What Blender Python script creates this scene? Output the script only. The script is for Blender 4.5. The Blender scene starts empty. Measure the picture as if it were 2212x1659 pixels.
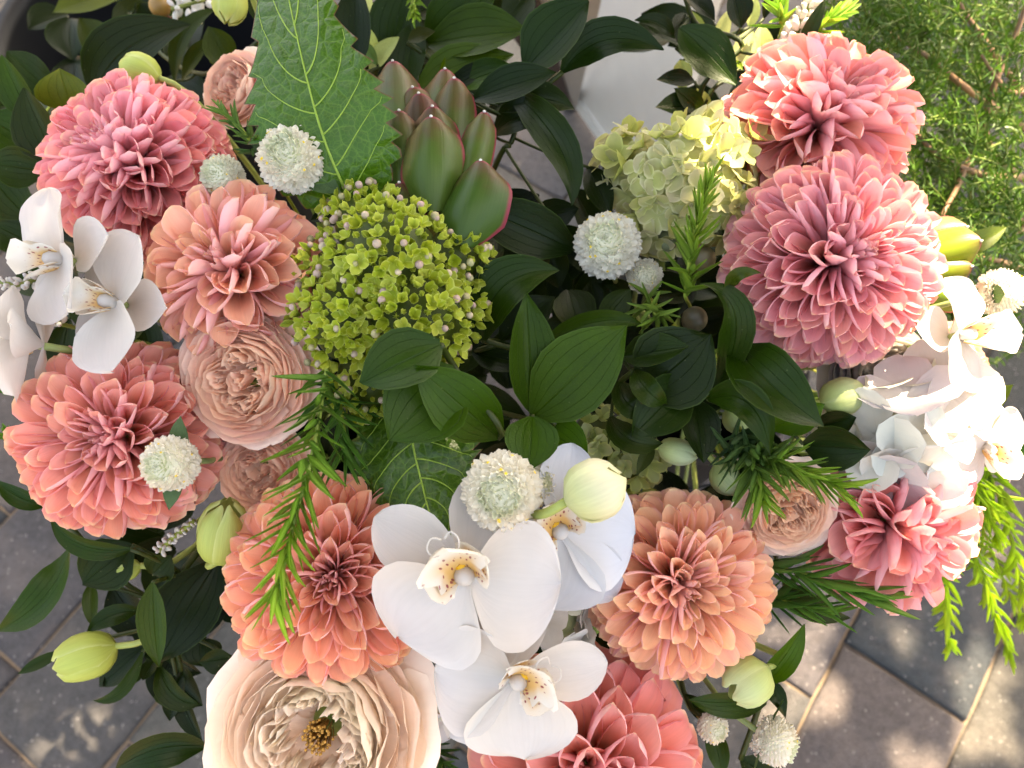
import bpy, math, random
import numpy as np
from mathutils import Vector, Matrix, Quaternion
R = math.radians
random.seed(7)
rng = np.random.default_rng(11)
scene = bpy.context.scene
COL = scene.collection

# ------------------------------------------------------------------ camera
CAM_H, TILT = 1.18, R(22)
cd = bpy.data.cameras.new('camera'); cam = bpy.data.objects.new('camera', cd); COL.objects.link(cam)
cam.location = (0, 0, CAM_H); cam.rotation_euler = (TILT, 0, 0)
cd.lens = 26; cd.sensor_width = 36; cd.clip_start = 0.02; cd.clip_end = 400
cd.dof.use_dof = True; cd.dof.focus_distance = 0.43; cd.dof.aperture_fstop = 7.0
scene.camera = cam

# ------------------------------------------------------------------ sky, sun, exposure
SUN = Vector((0.30, 0.50, 0.81)).normalized()          # towards the sun
world = bpy.data.worlds.new('World'); scene.world = world; world.use_nodes = True
wn = world.node_tree.nodes; wl = world.node_tree.links; wn.clear()
wo = wn.new('ShaderNodeOutputWorld'); wb = wn.new('ShaderNodeBackground'); sk = wn.new('ShaderNodeTexSky')
sk.sky_type = 'NISHITA'; sk.sun_disc = False
sk.sun_elevation = math.asin(SUN.z); sk.sun_rotation = math.atan2(SUN.x, SUN.y)
sk.air_density = 1.0; sk.dust_density = 4.0; sk.ozone_density = 1.0
wb.inputs['Strength'].default_value = 0.11
wl.new(sk.outputs[0], wb.inputs[0]); wl.new(wb.outputs[0], wo.inputs[0])
sl = bpy.data.lights.new('sun', 'SUN'); sun = bpy.data.objects.new('sun', sl); COL.objects.link(sun)
sl.energy = 4.0; sl.angle = R(0.53); sl.color = (1.0, 0.94, 0.84)
sun.rotation_euler = SUN.to_track_quat('Z', 'Y').to_euler(); sun.location = (1, 2, 6)
vs = scene.view_settings
vs.view_transform = 'Standard'; vs.look = 'None'; vs.gamma = 1.0; vs.use_curve_mapping = False
vs.exposure = 3.12
vs.use_white_balance = True; vs.white_balance_temperature = 8900; vs.white_balance_tint = 10
scene.cycles.max_bounces = 7; scene.cycles.diffuse_bounces = 4
scene.cycles.use_adaptive_sampling = True; scene.cycles.adaptive_threshold = 0.02; scene.cycles.transmission_bounces = 6
scene.cycles.use_denoising = True
scene.cycles.sample_clamp_indirect = 6.0

# ------------------------------------------------------------------ placing helpers (a photograph point and a distance give a place)
F = 26 / 36 * 2212
CR, CU, CF = Vector((1, 0, 0)), Vector((0, math.cos(TILT), math.sin(TILT))), Vector((0, math.sin(TILT), -math.cos(TILT)))
CP = Vector((0, 0, CAM_H))
def P(u, v, d): return CP + CR * ((u - 1106) / F * d) - CU * ((v - 829.5) / F * d) + CF * d
def N(x, y, z): return (CR * x + CU * y - CF * z).normalized()
def G(u, v, z=0.0):
    r = CR * ((u - 1106) / F) - CU * ((v - 829.5) / F) + CF
    return CP + r * ((z - CAM_H) / r.z)
def px(n, d): return n * d / F
def basis(n, roll=0.0):
    z = n.normalized(); y = CU - z * CU.dot(z)
    if y.length < 1e-3: y = CR - z * CR.dot(z)
    y.normalize(); x = y.cross(z)
    q = Matrix((x, y, z)).transposed()
    return (q @ Matrix.Rotation(roll, 3, 'Z')).to_4x4()
def C(h, a=1.0):
    h = h.lstrip('#'); o = []
    for i in (0, 2, 4):
        c = int(h[i:i+2], 16) / 255
        o.append(c / 12.92 if c <= 0.04045 else ((c + 0.055) / 1.055) ** 2.4)
    return (*o, a)
def lerp(a, b, t): return a + (b - a) * t
def mixc(a, b, t): return tuple(lerp(a[i], b[i], t) for i in range(3)) + (1.0,)
def olive(c): return (c[0]*.44, c[1]*.33, c[2]*.06, 1.0)
def jit(c, s=0.06):
    k = 1 + random.uniform(-s, s); h = random.uniform(-s, s) * 0.5
    return (min(1, c[0] * k), max(0, c[1] * k * (1 + h)), max(0, c[2] * k * (1 - h)), 1.0)
def sm(a, b, x):
    t = min(1, max(0, (x - a) / (b - a))); return t * t * (3 - 2 * t)

_PC = {}
def prof_at(prof, t):
    """half width of a petal or leaf at t, the profile's corners rounded off"""
    k = tuple(prof)
    if k not in _PC:
        x = np.linspace(-.1, 1.1, 241); y = np.interp(x, [q[0] for q in prof], [q[1] for q in prof]); ker = np.hanning(19); ker /= ker.sum()
        y2 = np.convolve(np.pad(y, 9, 'edge'), ker, 'valid'); w = np.clip((.985 - x)/.06, 0, 1)
        _PC[k] = (x, y2*w + y*(1 - w))
    return float(np.interp(t, *_PC[k]))

# ------------------------------------------------------------------ mesh helpers
def mesh(name, V, Fc, mat=None, uv=None, smooth=True):
    me = bpy.data.meshes.new(name)
    me.from_pydata([tuple(map(float, p)) for p in V], [], Fc)
    if uv is not None:
        l = me.uv_layers.new(name='UVMap')
        idx = np.empty(len(me.loops), dtype=np.int32); me.loops.foreach_get('vertex_index', idx)
        l.data.foreach_set('uv', np.asarray(uv, dtype=np.float32)[idx].ravel())
    if smooth: me.polygons.foreach_set('use_smooth', [True] * len(me.polygons))
    if mat: me.materials.append(mat)
    me.update()
    return me
def gridf(n, m, off=0, wrap=False):
    f = []
    for i in range(n - 1):
        for j in range(m if wrap else m - 1):
            k = (j + 1) % m
            f.append((off + i*m + j, off + i*m + k, off + (i+1)*m + k, off + (i+1)*m + j))
    return f
def griduv(n, m): return [(j / (m - 1), i / (n - 1)) for i in range(n) for j in range(m)]
def grid(name, V, n, m, mat): return mesh(name, V, gridf(n, m), mat, griduv(n, m))
def obj(name, me, parent=None, M=None, color=None):
    o = bpy.data.objects.new(name, me); COL.objects.link(o)
    if parent is not None: o.parent = parent
    if M is not None: o.matrix_local = M
    if color is not None: o.color = color
    return o
def thing(name, label, cat, M=None, group=None):
    o = bpy.data.objects.new(name, None); COL.objects.link(o)
    o.empty_display_size = 0.02
    if M is not None: o.matrix_world = M
    o['label'] = label; o['category'] = cat
    if group: o['group'] = group
    return o
def tag(o, label, cat, group=None):
    o['label'] = label; o['category'] = cat
    if group: o['group'] = group
    return o
def tube(pts, rad, k=6):
    """a tube along pts; rad a number or a list; returns verts, faces"""
    n = len(pts); V = []; Fc = []
    rad = rad if hasattr(rad, '__len__') else [rad] * n
    up = Vector((0.3, 0.9, 0.2)).normalized()
    for i, p in enumerate(pts):
        t = (pts[min(n-1, i+1)] - pts[max(0, i-1)])
        t = t.normalized() if t.length > 1e-9 else Vector((0, 0, 1))
        a = t.cross(up)
        if a.length < 1e-3: a = t.cross(Vector((1, 0, 0)))
        a.normalize(); b = t.cross(a)
        for j in range(k):
            an = 2 * math.pi * j / k
            V.append(p + (a * math.cos(an) + b * math.sin(an)) * rad[i])
    Fc = gridf(n, k, 0, True)
    Fc.append(tuple(range(k))[::-1]); Fc.append(tuple(range((n-1)*k, n*k)))
    return V, Fc
def bez(a, b, c, n=8):
    return [a * (1-t)**2 + b * (2*t*(1-t)) + c * t*t for t in [i/(n-1) for i in range(n)]]
def catmull(pts, n=6):
    o = []; q = [pts[0]] + list(pts) + [pts[-1]]
    for i in range(1, len(q) - 2):
        a, b, c, d = q[i-1:i+3]
        for k in range(n):
            t = k / n
            o.append(0.5 * ((2*b) + (c-a)*t + (2*a - 5*b + 4*c - d)*t*t + (3*b - a - 3*c + d)*t**3))
    o.append(pts[-1]); return o
def merge(parts):
    V = []; Fc = []
    for v, f in parts:
        k = len(V); V += list(v); Fc += [tuple(i + k for i in q) for q in f]
    return V, Fc

# ------------------------------------------------------------------ materials
class MT:
    def __init__(s, name):
        s.m = bpy.data.materials.new(name); s.m.use_nodes = True
        s.t = s.m.node_tree; s.t.nodes.clear(); s.out = s.n('ShaderNodeOutputMaterial')
    def n(s, typ, **kw):
        x = s.t.nodes.new(typ)
        for k, v in kw.items():
            if k.startswith('_'): setattr(x, k[1:], v)
            else: x.inputs[k.replace('__', ' ')].default_value = v
        return x
    def l(s, a, b): s.t.links.new(a, b)
    def val(s, x, sock):
        if hasattr(x, 'is_linked'): s.l(x, sock)
        else: sock.default_value = x
    def math(s, op, a, b=0.0, c=0.0, clamp=False):
        x = s.t.nodes.new('ShaderNodeMath'); x.operation = op; x.use_clamp = clamp
        s.val(a, x.inputs[0]); s.val(b, x.inputs[1])
        if op in ('MULTIPLY_ADD', 'SMOOTH_MIN', 'COMPARE'): s.val(c, x.inputs[2])
        return x.outputs[0]
    def rng(s, v, a, b, c=0.0, d=1.0, kind='SMOOTHSTEP'):
        x = s.t.nodes.new('ShaderNodeMapRange'); x.interpolation_type = kind
        s.l(v, x.inputs['Value'])
        for k, q in zip(('From Min', 'From Max', 'To Min', 'To Max'), (a, b, c, d)): x.inputs[k].default_value = q
        return x.outputs[0]
    def mix(s, f, a, b, bt='MIX'):
        x = s.t.nodes.new('ShaderNodeMix'); x.data_type = 'RGBA'; x.blend_type = bt
        s.val(f, x.inputs[0]); s.val(a, x.inputs[6]); s.val(b, x.inputs[7])
        return x.outputs[2]
    def uv(s):
        u = s.n('ShaderNodeTexCoord'); sp = s.n('ShaderNodeSeparateXYZ'); s.l(u.outputs['UV'], sp.inputs[0])
        return u.outputs['UV'], sp.outputs[0], sp.outputs[1]
    def noise(s, vec, scale, detail=3.0, rough=0.5):
        x = s.n('ShaderNodeTexNoise', Scale=scale, Detail=detail, Roughness=rough)
        if vec is not None: s.l(vec, x.inputs['Vector'])
        return x.outputs[0]
    def scale(s, vec, v3, rot=(0, 0, 0)):
        x = s.n('ShaderNodeMapping'); s.l(vec, x.inputs[0]); x.inputs['Scale'].default_value = v3; x.inputs['Rotation'].default_value = rot
        return x.outputs[0]
    def bump(s, h, strength=0.3, dist=0.001):
        x = s.n('ShaderNodeBump', Strength=strength, Distance=dist); s.l(h, x.inputs['Height']); return x.outputs[0]
    def finish(s, col, rough=0.5, spec=0.4, trans=0.0, tcol=None, nrm=None, coat=0.0, metal=0.0, sss=0.0):
        b = s.n('ShaderNodeBsdfPrincipled')
        s.val(col, b.inputs['Base Color']); s.val(rough, b.inputs['Roughness'])
        b.inputs['Specular IOR Level'].default_value = spec; b.inputs['Metallic'].default_value = metal
        b.inputs['Coat Weight'].default_value = coat
        if sss:
            b.inputs['Subsurface Weight'].default_value = sss; b.inputs['Subsurface Radius'].default_value = (0.004, 0.002, 0.001)
            b.inputs['Subsurface Scale'].default_value = 1.0
        if nrm is not None: s.l(nrm, b.inputs['Normal'])
        if trans:
            t = s.n('ShaderNodeBsdfTranslucent'); s.val(tcol if tcol is not None else col, t.inputs[0])
            if nrm is not None: s.l(nrm, t.inputs['Normal'])
            m = s.n('ShaderNodeMixShader'); m.inputs[0].default_value = trans
            s.l(b.outputs[0], m.inputs[1]); s.l(t.outputs[0], m.inputs[2]); s.l(m.outputs[0], s.out.inputs[0])
        else: s.l(b.outputs[0], s.out.inputs[0])
        return s.m
def backf(s):
    return s.n('ShaderNodeNewGeometry').outputs['Backfacing']

def petal_material(name, base_tint, base_amt, edge_tint, edge_amt, tip_tint, tip_amt, back_tint, back_amt, trans=0.35, streak=0.10, rough=0.55, tip0=0.86):
    s = MT(name); uvv, u, v = s.uv()
    oi = s.n('ShaderNodeObjectInfo'); col = oi.outputs['Color']
    x = s.math('ABSOLUTE', s.math('MULTIPLY_ADD', u, 2.0, -1.0))
    warp = s.noise(uvv, 3.0)
    c = s.mix(s.math('MULTIPLY', s.rng(v, 0.75, 0.15), base_amt), col, base_tint)
    e = s.math('MULTIPLY', s.rng(s.math('ADD', x, s.math('MULTIPLY', warp, 0.3)), 0.75, 1.15), edge_amt)
    c = s.mix(e, c, edge_tint)
    tp = s.math('MULTIPLY', s.rng(s.math('ADD', v, s.math('MULTIPLY_ADD', warp, 0.12, -0.06)), tip0, 1.0), tip_amt)
    c = s.mix(tp, c, tip_tint)
    c = s.mix(s.math('MULTIPLY', backf(s), back_amt), c, back_tint)
    off = s.n('ShaderNodeCombineXYZ'); s.l(s.math('MULTIPLY', oi.outputs['Random'], 37.0), off.inputs[0]); s.l(oi.outputs['Random'], off.inputs[1])
    ad = s.n('ShaderNodeVectorMath', _operation='ADD'); s.l(uvv, ad.inputs[0]); s.l(off.outputs[0], ad.inputs[1])
    st = s.noise(s.scale(ad.outputs[0], (26, 1.6, 1)), 1.0, 4.0)
    blot = s.noise(s.scale(ad.outputs[0], (2.2, 2.2, 1)), 1.0, 3.0)
    k = s.math('MULTIPLY_ADD', st, streak * 2, 1 - streak)
    k = s.math('MULTIPLY', k, s.math('MULTIPLY_ADD', blot, 0.16, 0.92))
    kc = s.n('ShaderNodeCombineColor'); [s.l(k, kc.inputs[i]) for i in range(3)]
    c = s.mix(1.0, c, kc.outputs[0], 'MULTIPLY')
    return s.finish(c, rough, 0.3, trans, None, s.bump(st, 0.35, 0.0006))

M = {}
M['dahlia'] = petal_material('dahlia_petal', C('ffb482'), 0.45, C('f2b8c4'), 0.42, C('fae6b4'), 0.55, C('f4bcc6'), 0.6, 0.30)
M['rose'] = petal_material('rose_petal', C('ffcca8'), 0.4, C('ffeee0'), 0.45, C('fdeedc'), 0.45, C('ffe2d0'), 0.35, 0.14, 0.05, 0.5, 0.72)
M['white'] = petal_material('white_petal', C('c9c3b6'), 0.3, C('cfcdcc'), 0.2, C('cdcbc7'), 0.3, C('cec8c5'), 0.5, 0.22, 0.05, 0.45)
M['floret'] = petal_material('hydrangea_sepal', C('a8b83a'), 0.3, C('dfe58a'), 0.45, C('dde38a'), 0.5, C('b6c24c'), 0.4, 0.30, 0.06, 0.5)
M['cream_floret'] = petal_material('pale_hydrangea_sepal', C('c4cc78'), 0.5, C('f0ecc4'), 0.4, C('efe8be'), 0.4, C('dcdca0'), 0.4, 0.38, 0.05, 0.5)
M['bud'] = petal_material('bud_sepal', C('a4b24e'), 0.5, C('dfe2ae'), 0.3, C('d8dca0'), 0.4, C('c4cc80'), 0.4, 0.25, 0.16, 0.5)
M['bract'] = petal_material('globe_bract', C('d2d2b4'), 0.35, C('faf6ec'), 0.4, C('f4eee0'), 0.4, C('ece8da'), 0.3, 0.12, 0.03, 0.5)

def lip_material():
    s = MT('orchid_lip'); uvv, u, v = s.uv()
    x = s.math('ABSOLUTE', s.math('MULTIPLY_ADD', u, 2.0, -1.0))
    vo = s.n('ShaderNodeTexVoronoi', Scale=1.0); s.l(s.scale(uvv, (13, 9, 1)), vo.inputs['Vector'])
    dots = s.rng(vo.outputs['Distance'], 0.30, 0.20)
    zone = s.math('MULTIPLY', s.rng(v, 0.62, 0.40), s.rng(v, 0.02, 0.10))
    ye = s.math('MULTIPLY', s.rng(v, 0.60, 0.20), s.rng(s.math('ADD', x, s.math('MULTIPLY', s.noise(uvv, 4.0), 0.4)), 1.15, 0.65))
    c = s.mix(s.math('MULTIPLY', ye, 0.75), C('dedad2'), C('e0a81c'))
    c = s.mix(s.math('MULTIPLY', s.math('MULTIPLY', dots, zone), 0.9), c, C('8c2038'))
    return s.finish(c, 0.42, 0.35, 0.2)
M['lip'] = lip_material()

def leaf_material(name, vein_n=7, rough=0.36, back=(0.09, 0.14, 0.06, 1), vein_amt=0.5, mottle=0.5, trans=0.12, coat=0.0):
    s = MT(name); uvv, u, v = s.uv()
    oi = s.n('ShaderNodeObjectInfo'); col = oi.outputs['Color']
    tc = s.n('ShaderNodeTexCoord')
    nz = s.noise(tc.outputs['Object'], 60.0, 4.0); nz2 = s.noise(tc.outputs['Object'], 700.0, 2.0)
    x = s.math('MULTIPLY_ADD', u, 2.0, -1.0); ax = s.math('ABSOLUTE', x)
    sine = s.math('ABSOLUTE', s.math('SINE', s.math('MULTIPLY', x, vein_n * 1.5708)))
    vein = s.rng(sine, 0.12, 0.0); mid = s.rng(ax, 0.05, 0.0)
    c = s.mix(s.math('MULTIPLY', vein, vein_amt), col, s.mix(1.0, col, (0.35, 0.45, 0.35, 1), 'MULTIPLY'))
    k = s.math('MULTIPLY_ADD', nz, mottle, 1 - mottle / 2); k = s.math('MULTIPLY', k, s.math('MULTIPLY_ADD', nz2, 0.3, 0.85))
    kc = s.n('ShaderNodeCombineColor'); [s.l(k, kc.inputs[i]) for i in range(3)]
    c = s.mix(1.0, c, kc.outputs[0], 'MULTIPLY')
    c = s.mix(s.math('MULTIPLY', s.rng(ax, 0.95, 1.0), 0.3), c, C('4f6630'))
    spots = s.n('ShaderNodeTexVoronoi', Scale=140.0); s.l(tc.outputs['Object'], spots.inputs['Vector'])
    sp = s.math('MULTIPLY', s.rng(spots.outputs['Distance'], 0.08, 0.03), 0.15)
    c = s.mix(sp, c, C('9aa37a'))
    c = s.mix(s.math('MULTIPLY', backf(s), 0.6), c, s.mix(0.5, back, col))
    h = s.math('ADD', s.math('MULTIPLY', s.math('MAXIMUM', vein, mid), -1.0), s.math('MULTIPLY', nz2, 0.4))
    rr = s.math('MULTIPLY_ADD', nz, 0.25, rough - 0.1)
    return s.finish(c, rr, 0.15, trans, s.mix(1.0, c, (1.0, 1.25, 0.4, 1), 'MULTIPLY'), s.bump(h, 0.6, 0.0008), coat)
M['leaf'] = leaf_material('ruscus_leaf')

def serrate_material():
    s = MT('veined_leaf'); uvv, u, v = s.uv()
    tc = s.n('ShaderNodeTexCoord'); oi = s.n('ShaderNodeObjectInfo'); col = oi.outputs['Color']
    w = s.n('ShaderNodeTexNoise', Scale=40.0); s.l(tc.outputs['Object'], w.inputs['Vector'])
    vm = s.n('ShaderNodeVectorMath', _operation='MULTIPLY_ADD'); s.l(w.outputs['Color'], vm.inputs[0]); vm.inputs[1].default_value = (0.006,)*3; s.l(tc.outputs['Object'], vm.inputs[2])
    v1 = s.n('ShaderNodeTexVoronoi', _feature='DISTANCE_TO_EDGE', Scale=105.0); s.l(vm.outputs[0], v1.inputs['Vector'])
    v2 = s.n('ShaderNodeTexVoronoi', _feature='DISTANCE_TO_EDGE', Scale=330.0); s.l(vm.outputs[0], v2.inputs['Vector'])
    e1 = s.rng(v1.outputs['Distance'], 0.07, 0.0); e2 = s.rng(v2.outputs['Distance'], 0.10, 0.0)
    nz = s.noise(tc.outputs['Object'], 30.0, 4.0)
    k = s.math('MULTIPLY_ADD', nz, 0.6, 0.7); kc = s.n('ShaderNodeCombineColor'); [s.l(k, kc.inputs[i]) for i in range(3)]
    c = s.mix(1.0, col, kc.outputs[0], 'MULTIPLY')
    c = s.mix(s.math('MULTIPLY', e2, 0.12), c, C('7fae40')); c = s.mix(s.math('MULTIPLY', e1, 0.28), c, C('64882e'))
    x = s.math('ABSOLUTE', s.math('MULTIPLY_ADD', u, 2.0, -1.0))
    c = s.mix(s.math('MULTIPLY', s.rng(x, 0.965, 1.0), 0.75), c, C('6b2a2e'))
    bul = s.math('MINIMUM', v1.outputs['Distance'], 0.35)
    h = s.math('ADD', bul, s.math('MULTIPLY', v2.outputs['Distance'], 0.2))
    return s.finish(c, 0.32, 0.42, 0.22, s.mix(1.0, c, (1.1, 1.3, 0.3, 1), 'MULTIPLY'), s.bump(h, 0.55, 0.003))
M['serrate'] = serrate_material()

def bract_material():
    s = MT('conebush_bract'); uvv, u, v = s.uv()
    oi = s.n('ShaderNodeObjectInfo'); col = oi.outputs['Color']
    x = s.math('ABSOLUTE', s.math('MULTIPLY_ADD', u, 2.0, -1.0))
    tc = s.n('ShaderNodeTexCoord'); nz = s.noise(tc.outputs['Object'], 70.0, 4.0)
    st = s.noise(s.scale(uvv, (40, 1.5, 1)), 1.0, 3.0)
    red = s.math('MULTIPLY', s.rng(s.math('ADD', v, s.math('MULTIPLY', nz, 0.6)), 0.88, 1.45), 0.8)
    c = s.mix(red, col, C('5a2028'))
    edge = s.math('MAXIMUM', s.rng(x, 0.88, 0.97), s.rng(v, 0.965, 1.0))
    c = s.mix(s.math('MULTIPLY', edge, 0.85), c, C('8a2440'))
    k = s.math('MULTIPLY_ADD', st, 0.3, 0.85); kc = s.n('ShaderNodeCombineColor'); [s.l(k, kc.inputs[i]) for i in range(3)]
    c = s.mix(1.0, c, kc.outputs[0], 'MULTIPLY')
    return s.finish(c, 0.36, 0.28, 0.12, None, s.bump(st, 0.3, 0.0006))
M['conebract'] = bract_material()

def plain(name, col=None, rough=0.6, spec=0.3, nscale=40.0, namt=0.3, trans=0.0, bump=0.3, bdist=0.001, metal=0.0):
    s = MT(name); tc = s.n('ShaderNodeTexCoord')
    base = col if col is not None else s.n('ShaderNodeObjectInfo').outputs['Color']
    nz = s.noise(tc.outputs['Object'], nscale, 5.0, 0.6)
    k = s.math('MULTIPLY_ADD', nz, namt * 2, 1 - namt); kc = s.n('ShaderNodeCombineColor'); [s.l(k, kc.inputs[i]) for i in range(3)]
    return s.finish(s.mix(1.0, base, kc.outputs[0], 'MULTIPLY'), rough, spec, trans, None, s.bump(nz, bump, bdist), 0.0, metal)
M['stem'] = plain('stem_green', None, 0.5, 0.35, 120.0, 0.25)
M['needle'] = plain('needle_green', None, 0.45, 0.35, 90.0, 0.25, 0.25)
M['bead'] = plain('bud_bead', None, 0.6, 0.25, 300.0, 0.12)
M['plastic'] = plain('black_plastic', (0.008, 0.008, 0.009, 1), 0.5, 0.22, 30.0, 0.2, 0.0, 0.06)
M['wood'] = plain('dark_wood', (0.045, 0.026, 0.02, 1), 0.5, 0.4, 25.0, 0.35)
M['wood_lit'] = plain('sunlit_wood', (0.40, 0.36, 0.33, 1), 0.5, 0.4, 25.0, 0.12)  # lighter copy of the leg's wood, sunlight put into the colour
M['berry'] = plain('berry_skin', None, 0.35, 0.45, 260.0, 0.25, 0.0, 0.15)
M['bark'] = plain('bark', (0.10, 0.075, 0.055, 1), 0.85, 0.2, 25.0, 0.5, 0.0, 0.9, 0.02)
M['canopy'] = plain('tree_leaf', (0.05, 0.10, 0.025, 1), 0.5, 0.4, 10.0, 0.3)
M['vein'] = plain('leaf_vein', C('86a440'), 0.45, 0.35, 90.0, 0.15, 0.1)
M['stamen'] = plain('stamen', C('b98a45'), 0.7, 0.2, 400.0, 0.35)
M['yellow'] = plain('yellow_floret', C('f0d040'), 0.6, 0.2, 400.0, 0.2, 0.2)
M['tinybell'] = plain('white_bell', C('f2efe8'), 0.5, 0.3, 300.0, 0.08, 0.3)

def paver_material(name):
    s = MT(name); tc = s.n('ShaderNodeTexCoord'); oi = s.n('ShaderNodeObjectInfo'); col = oi.outputs['Color']
    geo = s.n('ShaderNodeNewGeometry'); p = geo.outputs['Position']
    n1 = s.noise(p, 9.0, 5.0, 0.6); n2 = s.noise(p, 90.0, 5.0, 0.7); n3 = s.noise(p, 420.0, 3.0, 0.7)
    vo = s.n('ShaderNodeTexVoronoi', Scale=150.0); s.l(p, vo.inputs['Vector'])
    rc = s.n('ShaderNodeSeparateColor'); s.l(vo.outputs['Color'], rc.inputs[0])
    k = s.math('ADD', s.math('MULTIPLY', n2, 1.1), s.math('MULTIPLY', n3, 1.0)); k = s.math('ADD', k, s.math('MULTIPLY_ADD', n1, 0.6, -0.36))
    kc = s.n('ShaderNodeCombineColor'); [s.l(k, kc.inputs[i]) for i in range(3)]
    c = s.mix(1.0, col, kc.outputs[0], 'MULTIPLY')
    c = s.mix(s.math('MULTIPLY', s.rng(n1, 0.45, 0.7), 0.18), c, C('8a786c'))
    sp = s.math('MULTIPLY', s.rng(vo.outputs['Distance'], 0.34, 0.2), s.rng(rc.outputs[0], 0.80, 0.86))
    c = s.mix(s.math('MULTIPLY', sp, 0.32), c, C('b8b0aa'))
    dk = s.math('MULTIPLY', s.rng(vo.outputs['Distance'], 0.36, 0.2), s.rng(rc.outputs[1], 0.82, 0.88))
    c = s.mix(s.math('MULTIPLY', dk, 0.5), c, C('4a4648'))
    h = s.math('ADD', s.math('MULTIPLY', n2, 0.6), n3)
    return s.finish(c, 0.85, 0.25, 0, None, s.bump(h, 1.0, 0.0045))
M['paver'] = paver_material('concrete_paver')
M['sand'] = plain('joint_sand', C('7a6a5a'), 0.95, 0.1, 300.0, 0.5, 0.0, 0.8, 0.003)
M['panel'] = plain('painted_panel', C('dad6d0'), 0.55, 0.35, 14.0, 0.10, 0.0, 0.1)
# ------------------------------------------------------------------ the ground
gm = mesh('ground', [(-40, -40, 0), (40, -40, 0), (40, 40, 0), (-40, 40, 0)], [(0, 1, 2, 3)], M['sand'])
ground = obj('ground', gm); ground['kind'] = 'structure'
pave = bpy.data.objects.new('pavement', None); COL.objects.link(pave); pave['kind'] = 'structure'
PW, PL, GAP = 0.196, 0.246, 0.0045
def paver_mesh(k):
    a, b = PW/2 - GAP/2, PL/2 - GAP/2; ch = 0.007; V = []; Fc = []
    rings = [(0, -0.01), (0, 0.002), (ch*0.35, 0.0058), (ch, 0.008)]
    nseg = 5
    def ring(ins, z):
        o = []; r = random.Random(k)
        x, y = a - ins, b - ins
        cs = [(-x, -y), (x, -y), (x, y), (-x, y)]
        for i in range(4):
            p, q = cs[i], cs[(i+1) % 4]
            for j in range(nseg):
                t = j / nseg
                w = r.uniform(-0.0016, 0.0016)
                o.append((lerp(p[0], q[0], t) + w, lerp(p[1], q[1], t) + w, z + (r.uniform(-0.001, 0.0005) if z > 0.005 else 0)))
        return o
    for ins, z in rings: V += ring(ins, z)
    n = 4 * nseg
    Fc = gridf(len(rings), n, 0, True); Fc.append(tuple(range((len(rings)-1)*n, len(rings)*n)))
    return mesh('paver', V, Fc, M['paver'])
pms = [paver_mesh(k) for k in range(4)]
pa = R(55); bx = Vector((math.cos(pa), math.sin(pa), 0)); by = Vector((-math.sin(pa), math.cos(pa), 0))
g0 = G(181, 1300); tones = ['53504f', '4d4b4a', '585350', '474646', '3d4044', '5a5450', '504d4c']
for i in range(-9, 10):
    for j in range(-9, 10):
        c = g0 + by * (PW * j + PW/2) + bx * (PL * (i + 0.5 * (j % 2) + 0.1 * (j % 3)))
        if abs(c.x) > 1.35 or c.y < -0.65 or c.y > 1.75: continue
        far = sm(0.45, 0.7, c.y) * (1 - sm(0.35, 0.6, abs(c.x - 0.12)))  # paler towards top centre: sunlight put into the paver colour
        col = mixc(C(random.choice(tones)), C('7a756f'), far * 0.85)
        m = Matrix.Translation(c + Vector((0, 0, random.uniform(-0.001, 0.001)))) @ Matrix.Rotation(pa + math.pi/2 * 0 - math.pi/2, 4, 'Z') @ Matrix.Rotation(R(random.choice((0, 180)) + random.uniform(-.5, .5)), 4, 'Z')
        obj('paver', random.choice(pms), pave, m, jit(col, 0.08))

# ------------------------------------------------------------------ buckets and table leg
def bucket(label, c, r, h, rim=True):
    t = thing('bucket', label, 'bucket', Matrix.Translation(c), 'black florist buckets')
    prof = [(r*0.80, 0.0), (r*0.82, 0.004), (r*0.97, h*0.93), (r*1.03, h*0.935), (r*1.04, h*0.95), (r*0.985, h*0.955), (r*0.99, h*0.985), (r*1.05, h*0.99), (r*1.06, h), (r*1.04, h+0.003), (r*0.965, h), (r*0.95, h*0.97), (r*0.79, 0.012), (0.001, 0.012)]
    k = 56; V = []
    for a, z in prof: V += [(a*math.cos(2*math.pi*j/k), a*math.sin(2*math.pi*j/k), z) for j in range(k)]
    obj('shell', mesh('shell', V, gridf(len(prof), k, 0, True), M['plastic']), t)
    hp = [Vector((r*1.07*math.cos(a), r*1.07*math.sin(a), h*0.94 - 0.09*math.sin((a - R(190))/R(160)*math.pi))) for a in [R(190 + 160*i/24) for i in range(25)]]
    v, f = tube(hp, 0.0022, 6); obj('handle', mesh('handle', v, f, M['plastic']), t)
    return t
BH = 0.40
cL, cR, cT = G(760, 800, BH), G(1500, 760, BH), G(300, 60, 0.44)
cL.z = cR.z = cT.z = 0
bucket('black plastic bucket hidden under the left half of the flowers', cL, 0.125, BH)
bucket('black plastic bucket hidden under the right half of the flowers', cR, 0.125, BH)
bucket('large black bucket behind the upper left pink dahlia', cT, 0.185, 0.44)
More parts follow.
